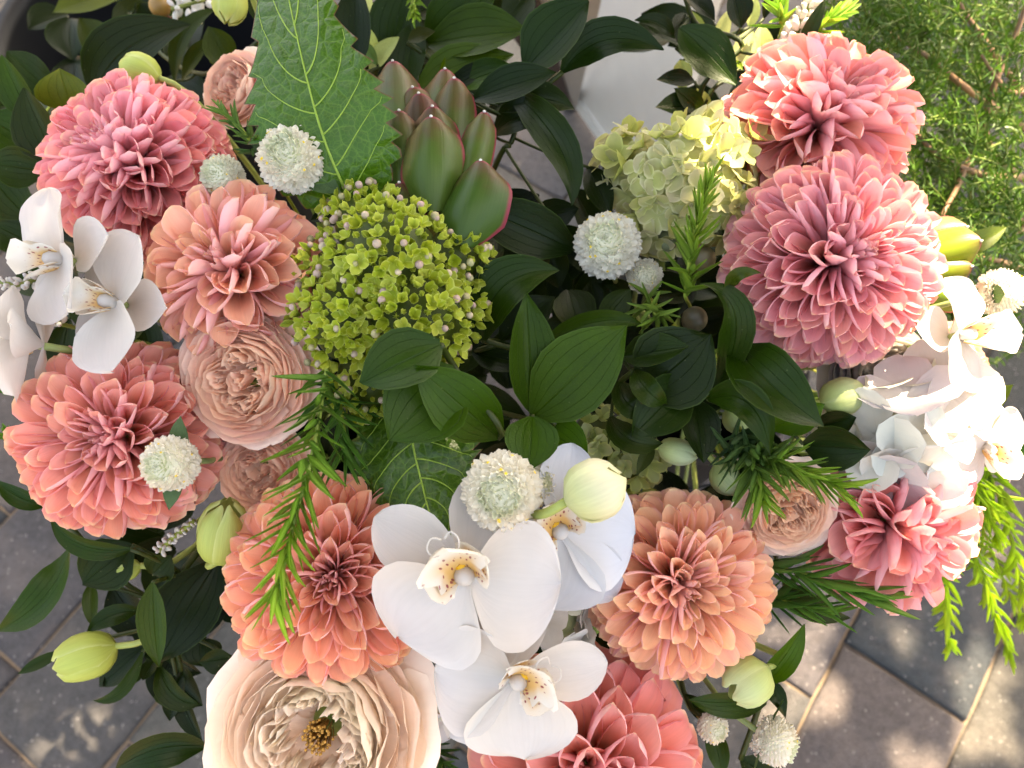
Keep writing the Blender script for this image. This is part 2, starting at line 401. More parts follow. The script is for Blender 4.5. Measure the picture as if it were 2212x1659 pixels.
# tapered square table leg
lt = thing('table_leg', 'dark brown tapered wooden leg standing on pale paving at top centre', 'table leg')
foot = G(1231, 226); top = P(1080, -120, 0.82)
ax = (top - foot); s1 = ax.cross(Vector((0.2, 1, 0))).normalized(); s2 = ax.cross(s1).normalized()
def post(o0, o1, w0, w1, d0, d1):
    V = [];
    for p, w, d in ((o0, w0, d0), (o1, w1, d1)):
        V += [p + s1*w + s2*d, p - s1*w + s2*d, p - s1*w - s2*d, p + s1*w - s2*d]
    Fc = gridf(2, 4, 0, True) + [(3, 2, 1, 0), (4, 5, 6, 7)]
    me = mesh('post', V, Fc, None, None, False); return me
me = post(foot, top, 0.009, 0.036, 0.012, 0.03); me.materials.append(M['wood']); lo = obj('post', me, lt)
off = s1 * (1 if s1.x > 0 else -1)
me = post(foot + off*.012, top + off*.080, 0.003, 0.043, 0.010, 0.022); me.materials.append(M['wood_lit']); obj('lit_side', me, lt)  # second, lighter post painted as the leg's sunlit side face

# pale upright panel behind the leaves
A_, B_ = G(1234, 232), G(1400, 470); dv = (B_ - A_).normalized(); pn = Vector((dv.y, -dv.x, 0)) * .018
if pn.x < 0: pn = -pn
V = []
for z in (0.022, .05, .052, .62):
    for p in (A_, B_, B_ + pn, A_ + pn): V.append(Vector((p.x, p.y, z)) - (pn*.25 if z < .051 else Vector()))
po = mesh('standing_panel', V, gridf(4, 4, 0, True) + [(3, 2, 1, 0), (12, 13, 14, 15)], M['panel'], None, False)
pt = thing('standing_panel', 'pale grey upright panel behind the leaves at top centre', 'panel'); obj('sheet', po, pt)

# ------------------------------------------------------------------ unseen tree blocking the sun, its crown gaps shaped to place the sun patches
holes = []   # (point, radius): gaps left in the crown so sun lands on each point
def clear(u, v, d, r, stretch=None): holes.append((P(u, v, d) if d else G(u, v), r))
for a in [(2090, 700, .46, .045), (2150, 640, .46, .035), (2075, 820, .46, .035), (2010, 860, .46, .03), (2130, 960, .46, .03), (1990, 850, .46, .025), (1955, 885, .45, .03), (2040, 900, .46, .02),
          (1975, 490, .43, .012), (1985, 600, .43, .012), (1970, 690, .45, .012), (1935, 760, .46, .014),
          (1610, 240, .47, .007), (1600, 300, .47, .006), (1970, 350, .48, .010), (1700, 300, .47, .004),
          (1735, 70, .52, .024), (1575, 150, .52, .010), (1640, 40, .56, .014),
          (2110, 90, .68, .07), (2160, 220, .68, .08), (2060, 140, .66, .05), (2190, 330, .68, .06), (2040, 60, .7, .05), (2100, 330, .66, .03), (2040, 400, .6, .02), (2140, 480, .6, .018),
          (2125, 1130, .56, .02), (2160, 1330, .66, .035), (2050, 1330, .66, .025), (2065, 1220, .5, .006), (2080, 1090, .5, .006), (2080, 540, .5, .03), (1905,130,.5,.008),
          (1150, 330, 0, 0.061), (1120, 290, 0, 0.036), (1210, 400, 0, 0.050), (1400, 200, 0, 0.054), (1380, 300, 0, 0.036), (1440, 330, 0, 0.029), (1350, 60, 0, 0.036),
          (180, 1615, 0, 0.033), (215, 1570, 0, 0.021), (90, 1640, 0, 0.018), (95, 1490, 0, 0.007),
          (1730, 1340, 0, 0.020), (1700, 1400, 0, 0.022), (1930, 1390, 0, 0.025), (1965, 1430, 0, 0.017), (1760, 1460, 0, 0.023), (1720, 1530, 0, 0.022), (1810, 1560, 0, 0.016), (2110, 1480, 0, 0.025), (2150, 1590, 0, 0.032), (2050, 1620, 0, 0.025), (2190, 1450, 0, 0.022), (1930, 1640, 0, 0.022), (2150, 1230, 0, 0.029), (2060, 1130, 0, 0.014), (1640, 1640, 0, 0.011)]:
    clear(*a)
tree = thing('unseen_shade_tree', 'unseen leafy tree shading the flowers, crown gaps shaped for sun patches', 'tree', Matrix.Translation((1.2, 3.4, 0)))
tp = [Vector((0, 0, 0)), Vector((0.04, -0.05, 1.0)), Vector((-0.02, -0.15, 2.2)), Vector((0.0, -0.4, 3.4)), Vector((-0.1, -0.8, 4.2))]
v, f = tube(catmull(tp, 5), [lerp(.14, .03, i/20) for i in range(21)], 12); obj('trunk', mesh('trunk', v, f, M['bark']), tree)
pr = []
for q in range(9):
    b = tp[2].lerp(tp[4], q / 9); e = Vector((random.uniform(-1.3, 1.0), random.uniform(-2.2, -0.6), random.uniform(2.3, 3.6)))
    pr.append(tube(bez(b, (b + e)/2 + Vector((0, 0, .3)), e, 8), [lerp(.035, .006, i/7) for i in range(8)], 6))
v, f = merge(pr); obj('limb', mesh('limb', v, f, M['bark']), tree)
V = []; Fc = []; org = Vector((1.2, 3.4, 0))
sa = SUN.orthogonal().normalized(); sb = SUN.cross(sa)
cnt = 0
while cnt < 9500:
    t = Vector((random.uniform(-1.5, 1.5), random.uniform(-1.0, 2.3), 0.35))
    q = t + SUN * random.uniform(2.5, 3.3); L = random.uniform(.05, .085)
    if cnt > 7000: L *= 0.5
    cnt += 1
    bad = False
    for h, r in holes:
        w = q - h; w = w - SUN * w.dot(SUN)
        if w.length < r + L * 0.42: bad = True; break
    if bad: continue
    an = random.uniform(0, 6.283); e1 = sa*math.cos(an) + sb*math.sin(an); e2 = SUN.cross(e1)
    tl = SUN * random.uniform(-.35, .35); w = L * .55; k = len(V); q = q - org
    for a, b in ((-L, 0), (-.3*L, w), (.45*L, w*.75), (L, 0), (.45*L, -w*.75), (-.3*L, -w)):
        V.append(q + e1*a + e2*b + tl*a - SUN*abs(b)*0.3)
    Fc += [(k, k+1, k+2, k+3), (k, k+3, k+4, k+5)]
crown = obj('crown', mesh('crown', V, Fc, M['canopy'], None, False), tree); crown['kind'] = 'stuff'

# ------------------------------------------------------------------ flower builders
def strip(nl, nw, prof, aB, aT, bend, ripple=0.0, seed=0, tipz=0.0, notch=0.0, jag=0.0):
    """a petal of length 1 along +Y: prof gives half width, cross-sections are arcs curled towards +Z"""
    r = random.Random(seed); ph = [r.uniform(0, 6.28) for _ in range(4)]; V = []
    tx = [p[0] for p in prof]; wx = [p[1] for p in prof]
    for i in range(nl):
        t = i / (nl - 1); t = 1 - (1 - t) ** 1.5
        w = prof_at(prof, t); a = max(0.02, lerp(aB, aT, sm(0, 1, t)))
        zb = bend * t * t + tipz * sm(0.7, 1, t)
        for j in range(nw):
            s = -1 + 2 * j / (nw - 1)
            x = w * math.sin(a * s) / a; z = w * (1 - math.cos(a * s)) / a
            y = t - notch * (1 - abs(s)) * sm(.85, 1, t) - jag * abs(s) ** 1.5 * sm(.6, 1, t)
            rp = ripple * (abs(s) ** 2) * t * (math.sin(5.5*t + ph[0] + 1.5*s) + .6*math.sin(11*t + ph[1] - 2*s)) + ripple * .5 * math.sin(3*s + ph[2]) * sm(.5, 1, t)
            V.append((x, y, z + zb + rp))
    return V
DPROF = [(0, .22), (.12, .45), (.28, .80), (.48, 1.0), (.66, 1.0), (.80, .95), (.90, .84), (.96, .64), (.99, .38), (1, .14)]
DPROF2 = [(0, .22), (.12, .42), (.28, .74), (.48, .97), (.66, 1.0), (.82, .97), (.92, .86), (.97, .66), (.99, .46), (1, .24)]
DT = {}
def dahlia_tpl(kind):
    if kind not in DT:
        o = []
        for k in range(5):
            pf = DPROF if k % 2 else DPROF2
            if kind == 'tight': V = strip(8, 7, pf, 2.7, 2.3, .25, .02, k, .06)
            elif kind == 'cup': V = strip(9, 9, pf, 2.6, (1.6, 1.85, 1.35, 1.7, 1.5)[k], (.06, .0, .1, -.05, .03)[k], .09, k + 10, -.08)
            elif kind == 'open': V = strip(9, 9, pf, 2.3, (1.0, 1.25, .8, 1.1, .9)[k], (-.08, .02, -.14, -.04, -.1)[k], .13, k + 20, -.07, .0, .0 if k < 3 else .05)
            else: V = strip(9, 9, pf, 1.8, (.5, .7, .35, .6, .45)[k], (-.16, -.05, -.22, -.12, -.18)[k], .17, k + 30, -.05)
            nw = 7 if kind == 'tight' else 9; o.append(grid('petal', V, len(V)//nw, nw, M['dahlia']))
        DT[kind] = o
    return DT[kind]
CORE = {}
def sphere_mesh(name, mat, r=1.0, n=8, m=12):
    key = (name, mat.name)
    if key in CORE: return CORE[key]
    V = []
    for i in range(n + 1):
        th = math.pi * i / n
        V += [(math.sin(th)*math.cos(2*math.pi*j/m)*r, math.sin(th)*math.sin(2*math.pi*j/m)*r, math.cos(th)*r) for j in range(m)]
    CORE[key] = mesh(name, V, gridf(n + 1, m, 0, True), mat); return CORE[key]
def to_bucket(p):
    b = cL if (p - cL).length < (p - cR).length else cR
    a = random.uniform(0, 6.28); r = random.uniform(0, .07)
    return Vector((b.x + r*math.cos(a), b.y + r*math.sin(a), BH - 0.06))
def stem_to(root, start, out, rad, col, end=None, name='stem'):
    """a stem from a head (world point, leaving along -out) down into a bucket, as a part of root"""
    e = end if end is not None else to_bucket(start)
    pts = bez(start, start + out * 0.09 + Vector((0, 0, -.06)), e, 10)
    mi = root.matrix_world.inverted(); v, f = tube([mi @ p for p in pts], [rad]*10, 7)
    return obj(name, mesh('stem', v, f, M['stem']), root, None, col)

def dahlia(label, u, v, d, rpx, face, cols, n=120, thmax=118, seed=0, roll=0, flat=1.0, eye=0.55, wide=1.0, power=.62, loose=0.0, tint='ffbca6', cupto=82):
    rpx *= .945; n = int(n*1.3); rr = random.Random(seed); Rr = px(rpx, d); n_ = N(*face)
    c = P(u, v, d + Rr / F * F * 0.35)
    t = thing('dahlia', label, 'dahlia', Matrix.Translation(c) @ basis(n_, roll), 'pink and peach dahlias')
    inner, mid, outer = [mixc(mixc(C(x), C(tint), .58), C('ffdcd0'), .14) for x in cols]
    for i in range(n):
        k = (i + .5) / n; th = R(thmax) * k ** power; ph = i * 2.39996 + rr.uniform(-.10, .10)
        th += rr.uniform(-.05, .05) * (1 + loose)
        q = math.degrees(th)
        L = Rr * lerp(eye, 1.0, sm(0, 55, q)) * (1 - .06 * sm(95, 125, q)) * rr.uniform(.94, 1.06 + .06*loose)
        W = Rr * lerp(.07, .21 * wide, sm(0, 48, q)) * rr.uniform(.84, 1.16)
        kind = 'tight' if q < 20 else 'cup' if q < cupto + rr.uniform(-10, 10) else 'open' if q < 100 else 'back'
        st, ct = math.sin(th), math.cos(th) * flat
        Y = Vector((st*math.cos(ph), st*math.sin(ph), ct)).normalized(); Z = Vector((-math.cos(th)*math.cos(ph), -math.cos(th)*math.sin(ph), st))
        X = Y.cross(Z).normalized(); Z = X.cross(Y)
        m = Matrix((X, Y, Z)).transposed() @ Matrix.Rotation(rr.uniform(-.35, .35) * (1 + loose), 3, 'Y') @ Matrix.Rotation(rr.uniform(-.13, .10) * (1 + loose), 3, 'X') @ Matrix.Rotation(rr.uniform(-.10, .10), 3, 'Z')
        m = m.to_4x4() @ Matrix.Diagonal((W, L * .9, W * rr.uniform(.85, 1.05), 1))
        m = Matrix.Translation(Y * Rr * .10) @ m
        a = sm(15, 50, q); cc = mixc(mixc(inner, mid, a), outer, sm(60, 100, q)); random.seed(seed*997 + i)
        obj('petal', rr.choice(dahlia_tpl(kind)), t, m, jit(cc, .09))
    obj('core', sphere_mesh('core', M['stem']), t, Matrix.Diagonal((Rr*.16, Rr*.16, Rr*.16*flat, 1)), C('8a8a3c'))
    stem_to(t, c - n_*Rr*.1, -n_, 0.0042, C('5d7a34'))
    return t

# --- garden rose
def rose_shell(phi, dl, r0, r1, z0, z1, flare, wav, seed, nl=7, nw=9, zr=0.0):
    r = random.Random(seed); p = [r.uniform(0, 6.28) for _ in range(5)]; V = []
    for i in range(nl):
        t = i / (nl - 1)
        for j in range(nw):
            s = -1 + 2*j/(nw-1); top = 1 - .35*abs(s)**3
            tt = t * top
            an = phi + s * dl * (0.45 + .55*sm(0, .6, t))
            rad = lerp(r0, r1, sm(0, .75, tt)) + flare * sm(.6, 1, tt) + wav * t*t * (math.sin(4*s + p[0]) + .5*math.sin(9*s + p[1]))
            z = lerp(z0, z1, tt ** .85) + zr * sm(.75, 1, tt) + wav * .8 * t*t*t * (math.sin(6*s + p[2]) + .6*math.sin(13*s + p[3]))
            V.append((rad*math.cos(an), rad*math.sin(an), z))
    return V
def rose_fold(cx, cy, dirn, rho, half, z0, z1, lean, wav, seed, nl=5, nw=13):
    r = random.Random(seed); p = [r.uniform(0, 6.28) for _ in range(4)]; V = []
    for i in range(nl):
        t = i / (nl - 1)
        for j in range(nw):
            s = -1 + 2*j/(nw-1); b = dirn + s * half
            q = rho * (1 + .25*abs(s)**2) + lean*t + wav*(.4+t)*(math.sin(5*s + p[0]) + .5*math.sin(10*s + p[1]))
            z = lerp(z0, z1, t) - .10*abs(s)**2*t + wav*1.2*t*(math.sin(6*s + p[2]) + .5*math.sin(14*s + p[3]))
            V.append((cx + q*math.cos(b), cy + q*math.sin(b), z))
    return V
def rose(label, u, v, d, rpx, face, cols, seed=0, shells=8, guard=6, quarters=5, folds=6, open_eye=False, roll=0, mat='rose', depth=.5, name='garden_rose', cat='rose', stem=True):
    rr = random.Random(seed); Rr = px(rpx, d); n_ = N(*face); c = P(u, v, d + Rr*.3)
    t = thing(name, label, cat, Matrix.Translation(c) @ basis(n_, roll), 'garden roses')
    inn, mid, out = [mixc(C(x), C('fff0e0'), .2) for x in cols]; S = Matrix.Diagonal((Rr, Rr, Rr, 1))
    for k in range(guard):
        V = rose_shell(k*2*math.pi/guard + rr.uniform(-.2, .2), rr.uniform(.62, .8), .2, rr.uniform(.90, .98), -depth, -.16 + rr.uniform(-.06, .06), rr.uniform(.08, .18), .03, seed*100 + k, 8, 11, rr.uniform(-.14, -.02))
        random.seed(seed*91 + k); obj('petal', grid('petal', V, 8, 11, M[mat]), t, S, jit(out, .04))
    for sh in range(shells):
        a = sh / max(1, shells - 1); rt = lerp(.88, .56, a); cnt = 5 if rt > .6 else 4
        for k in range(cnt):
            V = rose_shell(k*2*math.pi/cnt + sh*.9 + rr.uniform(-.25, .25), rr.uniform(.7, .95), .16, rt + rr.uniform(-.035, .035), -depth*.9, lerp(-.06, .20, a ** .8) + rr.uniform(-.06, .06), lerp(.05, -.05, a), .026, seed*100 + 20 + sh*7 + k, 7, 11)
            random.seed(seed*91 + 40 + sh*7 + k); obj('petal', grid('petal', V, 7, 11, M[mat]), t, S, jit(mixc(out if a < .2 else mid, inn, a*.7), .045))
    off = .03 if open_eye else 0
    for q in range(quarters):
        an = q*2*math.pi/quarters + rr.uniform(-.25, .25); cr = rr.uniform(.24, .30) + off*.6
        for k in range(folds):
            rho = .03 + .23 * k / max(1, folds - 1)
            V = rose_fold(cr*math.cos(an), cr*math.sin(an), an + rr.uniform(-.2, .2), rho, rr.uniform(1.5, 2.2), -.35, .22 - .015*k + rr.uniform(-.07, .05), rr.uniform(-.03, .03), .02, seed*200 + q*20 + k)
            random.seed(seed*91 + 200 + q*9 + k); obj('petal', grid('petal', V, 5, 13, M[mat]), t, S, jit(inn, .05))
    if not open_eye:
        for k in range(5):
            V = rose_fold(rr.uniform(-.05, .05), rr.uniform(-.05, .05), rr.uniform(0, 6.28), .03 + .03*k, rr.uniform(1.2, 1.9), -.3, .16 + rr.uniform(-.05, .05), .02, .015, seed*300 + k)
            obj('petal', grid('petal', V, 5, 13, M[mat]), t, S, jit(inn, .05))
    if open_eye:
        pr = []
        for k in range(90):
            a, r_ = rr.uniform(0, 6.28), .14 * math.sqrt(rr.random()); x, y, z = r_*math.cos(a), r_*math.sin(a), -.02 + rr.uniform(-.06, .06)
            pr.append(tube([Vector((x*.5, y*.5, -.3)), Vector((x, y, z)), Vector((x, y, z + .018)), Vector((x, y, z + .03))], [.005, .005, .016, .006], 5))
        vv, ff = merge(pr); o = obj('stamens', mesh('stamens', vv, ff, M['stamen']), t, S); o['kind'] = 'stuff'
    obj('core', sphere_mesh('core', M['stem']), t, Matrix.Translation((0, 0, -depth*1.25*Rr)) @ Matrix.Diagonal((Rr*.22, Rr*.22, Rr*.22, 1)), C('7a8a44'))
    if stem: stem_to(t, c - n_*Rr*depth*.8, -n_, 0.0032, C('56702e'))
    return t

# --- orchid
SEPAL = [(0, .10), (.12, .30), (.3, .72), (.5, .97), (.62, 1.0), (.78, .88), (.9, .60), (.97, .30), (1, .04)]
BROAD = [(0, .08), (.08, .26), (.2, .66), (.35, .93), (.5, 1.0), (.68, .97), (.82, .80), (.92, .55), (.98, .25), (1, .04)]
def orchid(label, u, v, d, spx, face, dorsal, petal_ang=66, seed=0, cup=0.0, warm='cac3be', lip=True, stem=True, group='white moth orchids', petal_len=1.0, sep=(1, 1, 1), bend=(.0, .0), lk=1.0):
    rr = random.Random(seed); S = px(spx, d); n_ = N(*face); c = P(u, v, d)
    t = thing('orchid_blossom', label, 'orchid', Matrix.Translation(c) @ basis(n_, R(dorsal - 90)), group)
    W = C(warm)
    def put(name, V, nl, nw, ang, L, w, z, tilt, mat, col, par=t):
        m = Matrix.Translation((0, 0, z*S)) @ Matrix.Rotation(R(ang), 4, 'Z') @ Matrix.Rotation(tilt, 4, 'X') @ Matrix.Diagonal((w*S, L*S, S*.8, 1))
        return obj(name, grid(name, V, nl, nw, M[mat]), par, m, col)
    for k, (ang, ok) in enumerate(zip((0, 140, -140), sep)):
        if not ok: continue
        V = strip(11, 9, SEPAL, .5, .25, -.06 + bend[0], .03, seed*7 + k)
        put('sepal', V, 11, 9, ang + rr.uniform(-6, 6), 1.16, .40, -.16, cup*.7 + rr.uniform(-.05, .05), 'white', jit(W, .015))
    for k, sg in enumerate((1, -1)):
        V = strip(20, 17, BROAD, .75, .30, -.09 + bend[1], .07, seed*7 + 5 + k)
        put('petal', V, 20, 17, sg*petal_ang + rr.uniform(-4, 4), 1.0*petal_len, .72, .02 + .02*k, cup + rr.uniform(-.04, .04), 'white', jit(W, .012))
    if lip:
        V = strip(11, 9, [(0, .5), (.2, .75), (.45, .62), (.6, .95), (.72, 1), (.88, .55), (1, .12)], 1.2, .5, .35, .02, seed)
        lp = put('lip', V, 11, 9, 180, .84*lk, .42*lk, .05, .62, 'lip', W)
        for sg in (1, -1):   # side lobes standing up either side of the throat
            V = strip(8, 7, [(0, .35), (.3, .8), (.6, 1), (.85, .7), (1, .15)], 1.1, .6, .12, .02, seed + 3)
            m = Matrix.Translation((sg*.12*S, -.08*S, .04*S)) @ Matrix.Rotation(R(180 + sg*48), 4, 'Z') @ Matrix.Rotation(1.05, 4, 'X') @ Matrix.Rotation(sg*.5, 4, 'Y') @ Matrix.Diagonal((.32*S*lk, .66*S*lk, .32*S*lk, 1))
            under(obj('side_lobe', grid('side_lobe', V, 8, 7, M['lip']), t, m, W), lp)
            pts = [Vector((1, 1, 1))*0 + lk*q for q in (Vector((sg*.02*S, -.57*S, .58*S)), Vector((sg*.10*S, -.62*S, .62*S)), Vector((sg*.16*S, -.55*S, .68*S)), Vector((sg*.13*S, -.46*S, .68*S)), Vector((sg*.08*S, -.44*S, .64*S)))]
            vv, ff = tube(catmull(pts, 5), [lerp(.013, .004, i/20)*S for i in range(21)], 5); under(obj('tendril', mesh('tendril', vv, ff, M['white']), t, None, W), lp)
        V, Fc = [], []
        vv, ff = tube([Vector((0, -.0, 0)), Vector((0, -.02, .10))*1, Vector((0, -.05, .18)), Vector((0, -.09, .235)), Vector((0, -.11, .255))], [.075, .10, .11, .08, .02], 12)
        obj('column', mesh('column', vv, ff, M['white']), t, Matrix.Diagonal((S, S, S, 1)), W)
        vv, ff = tube([Vector((0, -.12, .06)), Vector((0, -.15, .14)), Vector((0, -.18, .19)), Vector((0, -.20, .2))], [.05, .075, .05, .01], 8)
        under(obj('callus', mesh('callus', vv, ff, M['yellowc']), t, Matrix.Diagonal((S*1.2, S, S, 1))), lp)
    if stem: stem_to(t, c - n_*.02*S, -n_, 0.0024, C('8c9a5c'))
    return t
def callus_material():
    s = MT('orchid_callus'); tc = s.n('ShaderNodeTexCoord')
    vo = s.n('ShaderNodeTexVoronoi', Scale=22.0); s.l(tc.outputs['Object'], vo.inputs['Vector'])
    return s.finish(s.mix(s.rng(vo.outputs['Distance'], .34, .24), C('e2ad22'), C('7c1c22')), .45, .4)
M['yellowc'] = callus_material()

# --- globe amaranth
def under(ch, par):
    mb = ch.matrix_basis.copy(); ch.parent = par; ch.matrix_parent_inverse = par.matrix_basis.inverted(); ch.matrix_basis = mb
def globe(label, u, v, d, rpx, face, seed=0, n=190, tone='f0e9da', leaves=0, roll=0, stem_end=None):
    rr = random.Random(seed); Rr = px(rpx, d); n_ = N(*face); c = P(u, v, d + Rr*.6)
    t = thing('globe_amaranth', label, 'flower', Matrix.Translation(c) @ basis(n_, roll), 'white globe amaranths')
    V = []; Fc = []; U = []; n = int(n*2.1)
    for i in range(n):
        k = (i + .5)/n; th = R(150) * k ** .58; ph = i*2.39996
        Y = Vector((math.sin(th)*math.cos(ph), math.sin(th)*math.sin(ph), math.cos(th)))
        E = Vector((-math.sin(ph), math.cos(ph), 0)); Z = Vector((-math.cos(th)*math.cos(ph), -math.cos(th)*math.sin(ph), math.sin(th)))
        Ln = lerp(.84, 1.0, sm(0, 40, math.degrees(th))) * rr.uniform(.91, 1.06); w = lerp(.045, .105, sm(0, 45, math.degrees(th))) * rr.uniform(.85, 1.2)
        b = len(V); cu = lerp(.12, .10, sm(0, 60, math.degrees(th)))
        E = (E + Z * rr.uniform(-.35, .35)).normalized()
        for (tt, ww) in ((.62, .6), (.82, 1.0), (.94, .7), (1.0, .06)):
            for s in (-1, 0, 1):
                p = Y*(Ln*tt) + E*(w*ww*s) + Z*(cu*tt*tt + w*.55*abs(s) + .03*rr.uniform(-1, 1)*(tt > .8))
                V.append(p); U.append(((s+1)/2, (tt - .62)/.38))
        Fc += gridf(4, 3, b)
        if i == n//9:
            o = obj('centre_bracts', mesh('bracts', V, Fc, M['bract'], U), t, Matrix.Diagonal((Rr, Rr, Rr, 1)), C('c2c8a0')); o['kind'] = 'stuff'; V = []; Fc = []; U = []
    o = obj('bracts', mesh('bracts', V, Fc, M['bract'], U), t, Matrix.Diagonal((Rr, Rr, Rr, 1)), C(tone)); o['kind'] = 'stuff'
    obj('core', sphere_mesh('core', M['bead']), t, Matrix.Diagonal((Rr*.80, Rr*.80, Rr*.80, 1)), C('e2dfc8'))
    for k in range(11):
        th, ph = R(rr.uniform(30, 85)), rr.uniform(0, 6.28)
        p = Vector((math.sin(th)*math.cos(ph), math.sin(th)*math.sin(ph), math.cos(th))) * Rr * .97
        q = p.to_track_quat('Z', 'Y').to_matrix().to_4x4()
        obj('yellow_floret', STAR, t, Matrix.Translation(p) @ q @ Matrix.Diagonal((Rr*.065,)*3 + (1,)))
    for k in range(leaves):
        a = 2*math.pi*k/leaves + seed
        Vl = strip(9, 7, LEAFP, .5, .3, -.25, .03, seed + k)
        m = Matrix.Translation((0, 0, -Rr*.6)) @ Matrix.Rotation(a, 4, 'Z') @ Matrix.Rotation(.25, 4, 'X') @ Matrix.Diagonal((Rr*.42, Rr*1.75, Rr*.42, 1))
        obj('leaf', grid('leaf', Vl, 9, 7, M['leaf']), t, m, C('4c6440'))
    stem_to(t, c - n_*Rr*.6, -n_, 0.0019, C('7f8f5a'), stem_end)
    return t
sv = [(0, 0, .5)]
for j in range(10): sv.append(((1 if j % 2 == 0 else .4)*math.cos(j*.6283), (1 if j % 2 == 0 else .4)*math.sin(j*.6283), .2))
STAR = mesh('star', sv, [(0, 1+j, 1+(j+1) % 10) for j in range(10)], M['yellow'], None, False)
LEAFP = [(0, .10), (.08, .40), (.25, .85), (.42, 1.0), (.6, .93), (.78, .64), (.9, .30), (.97, .09), (1, .01)]

# --- closed green bud
def bud(label, u0, v0, u1, v1, d, wpx, col, seed=0, opened=0.0, d1=None, stem_end=None, name='green_bud', n=5, mat='bud', stem_via=None, srad=.0022, scol='8f9a52'):
    """from its foot (u0,v0) to its mouth (u1,v1)"""
    rr = random.Random(seed); a, b = P(u0, v0, d), P(u1, v1, d1 or d); ax_ = b - a; L = ax_.length; w = px(wpx, d)/2
    q = ax_.to_track_quat('Z', 'Y').to_matrix().to_4x4()
    t = thing(name, label, 'flower bud', Matrix.Translation(a) @ q, 'closed green flower buds' if name == 'green_bud' else None)
    ts = np.linspace(0, 1, 9); rp = np.interp(ts, [0, .06, .2, .42, .65, .85, .95, 1], [.12, .5, .85, 1, .97, .72 + opened*.2, .42 + opened*.45, .15 + opened*.6])
    for k in range(n):
        V = []; ph = k*2*math.pi/n*(2 if n == 5 else 1) + rr.uniform(-.15, .15); da = rr.uniform(.72, .88) if n > 3 else 1.32; lay = 1 + .035*(k % 3)
        for i, t_ in enumerate(ts):
            for j in range(9):
                s = -1 + 2*j/8; an = ph + s*da*(1 - .55*sm(.75, 1, t_)); tt = t_*(1 - .05*abs(s)**2)
                r_ = w * float(rp[i]) * (lay + .02*math.cos(s*3) - .03*abs(s)**3) * (1 + .02*math.sin(9*t_ + k + 3*s))
                V.append((r_*math.cos(an), r_*math.sin(an), L*tt*lay**.5))
        random.seed(seed*31 + k); obj('sepal', grid('sepal', V, 9, 9, M[mat]), t, None, jit(C(col), .06))
    obj('core', sphere_mesh('core', M['bead']), t, Matrix.Translation((0, 0, L*.4)) @ Matrix.Diagonal((w*.7, w*.7, L*.35, 1)), C('98a04a'))
    mi = t.matrix_world.inverted()
    e = stem_end if stem_end is not None else to_bucket(a)
    vi = [P(*p) for p in stem_via] if stem_via else [a - ax_*.35]
    pts = catmull([a + ax_*.02] + vi, 5); dr = (pts[-1] - pts[-3]).normalized()
    pts += bez(pts[-1], pts[-1] + dr*.035, e, 10)[1:]
    vv, ff = tube([mi @ p for p in pts], srad, 7); obj('stem', mesh('stem', vv, ff, M['stem']), t, None, C(scol))
    return t
# --- hydrangea heads
FL = {}
def floret_tpl(kind):
    if kind in FL: return FL[kind]
    o = []
    for k in range(4):
        r = random.Random(hash(kind) % 100 + k if False else len(kind)*10 + k); V = []; Fc = []; U = []
        for s in range(4):
            if kind == 'cup': pv = strip(4, 4, [(0, .3), (.4, .8), (.7, .75), (1, .05)], .8, .5, .15, 0, k); el = R(r.uniform(48, 66)); L, w = .95, .52
            elif kind == 'bud': pv = strip(4, 4, [(0, .4), (.4, 1), (.75, .7), (1, .05)], .9, .8, .38, 0, k); el = R(80); L, w = 1.05, .42
            elif kind == 'half': pv = strip(4, 4, [(0, .3), (.45, .85), (.75, .75), (1, .05)], .8, .4, .0, .03, k); el = R(r.uniform(30, 50)); L, w = 1.1, .55
            else: pv = strip(6, 6, [(0, .15), (.2, .55), (.45, .95), (.65, 1), (.85, .75), (1, .08)], .45, .2, -.05, .05, k*4 + s); el = R(r.uniform(5, 26)); L, w = 1.0, .50
            nl = 6 if kind == 'flat' else 4
            m = Matrix.Rotation(s*math.pi/2 + r.uniform(-.15, .15), 4, 'Z') @ Matrix.Rotation(el, 4, 'X') @ Matrix.Diagonal((w, L, w, 1))
            b = len(V); V += [m @ Vector(p) for p in pv]; Fc += gridf(nl, nl, b); U += griduv(nl, nl)
        o.append(mesh('floret', V, Fc, M['cream_floret'] if kind == 'flat' else M['floret'], U))
    FL[kind] = o; return o
FLW = None
def white_florets():
    global FLW
    if FLW is None:
        FLW = [m.copy() for m in floret_tpl('flat')]
        for m in FLW: m.materials[0] = M['white']
    return FLW
BEAD = None
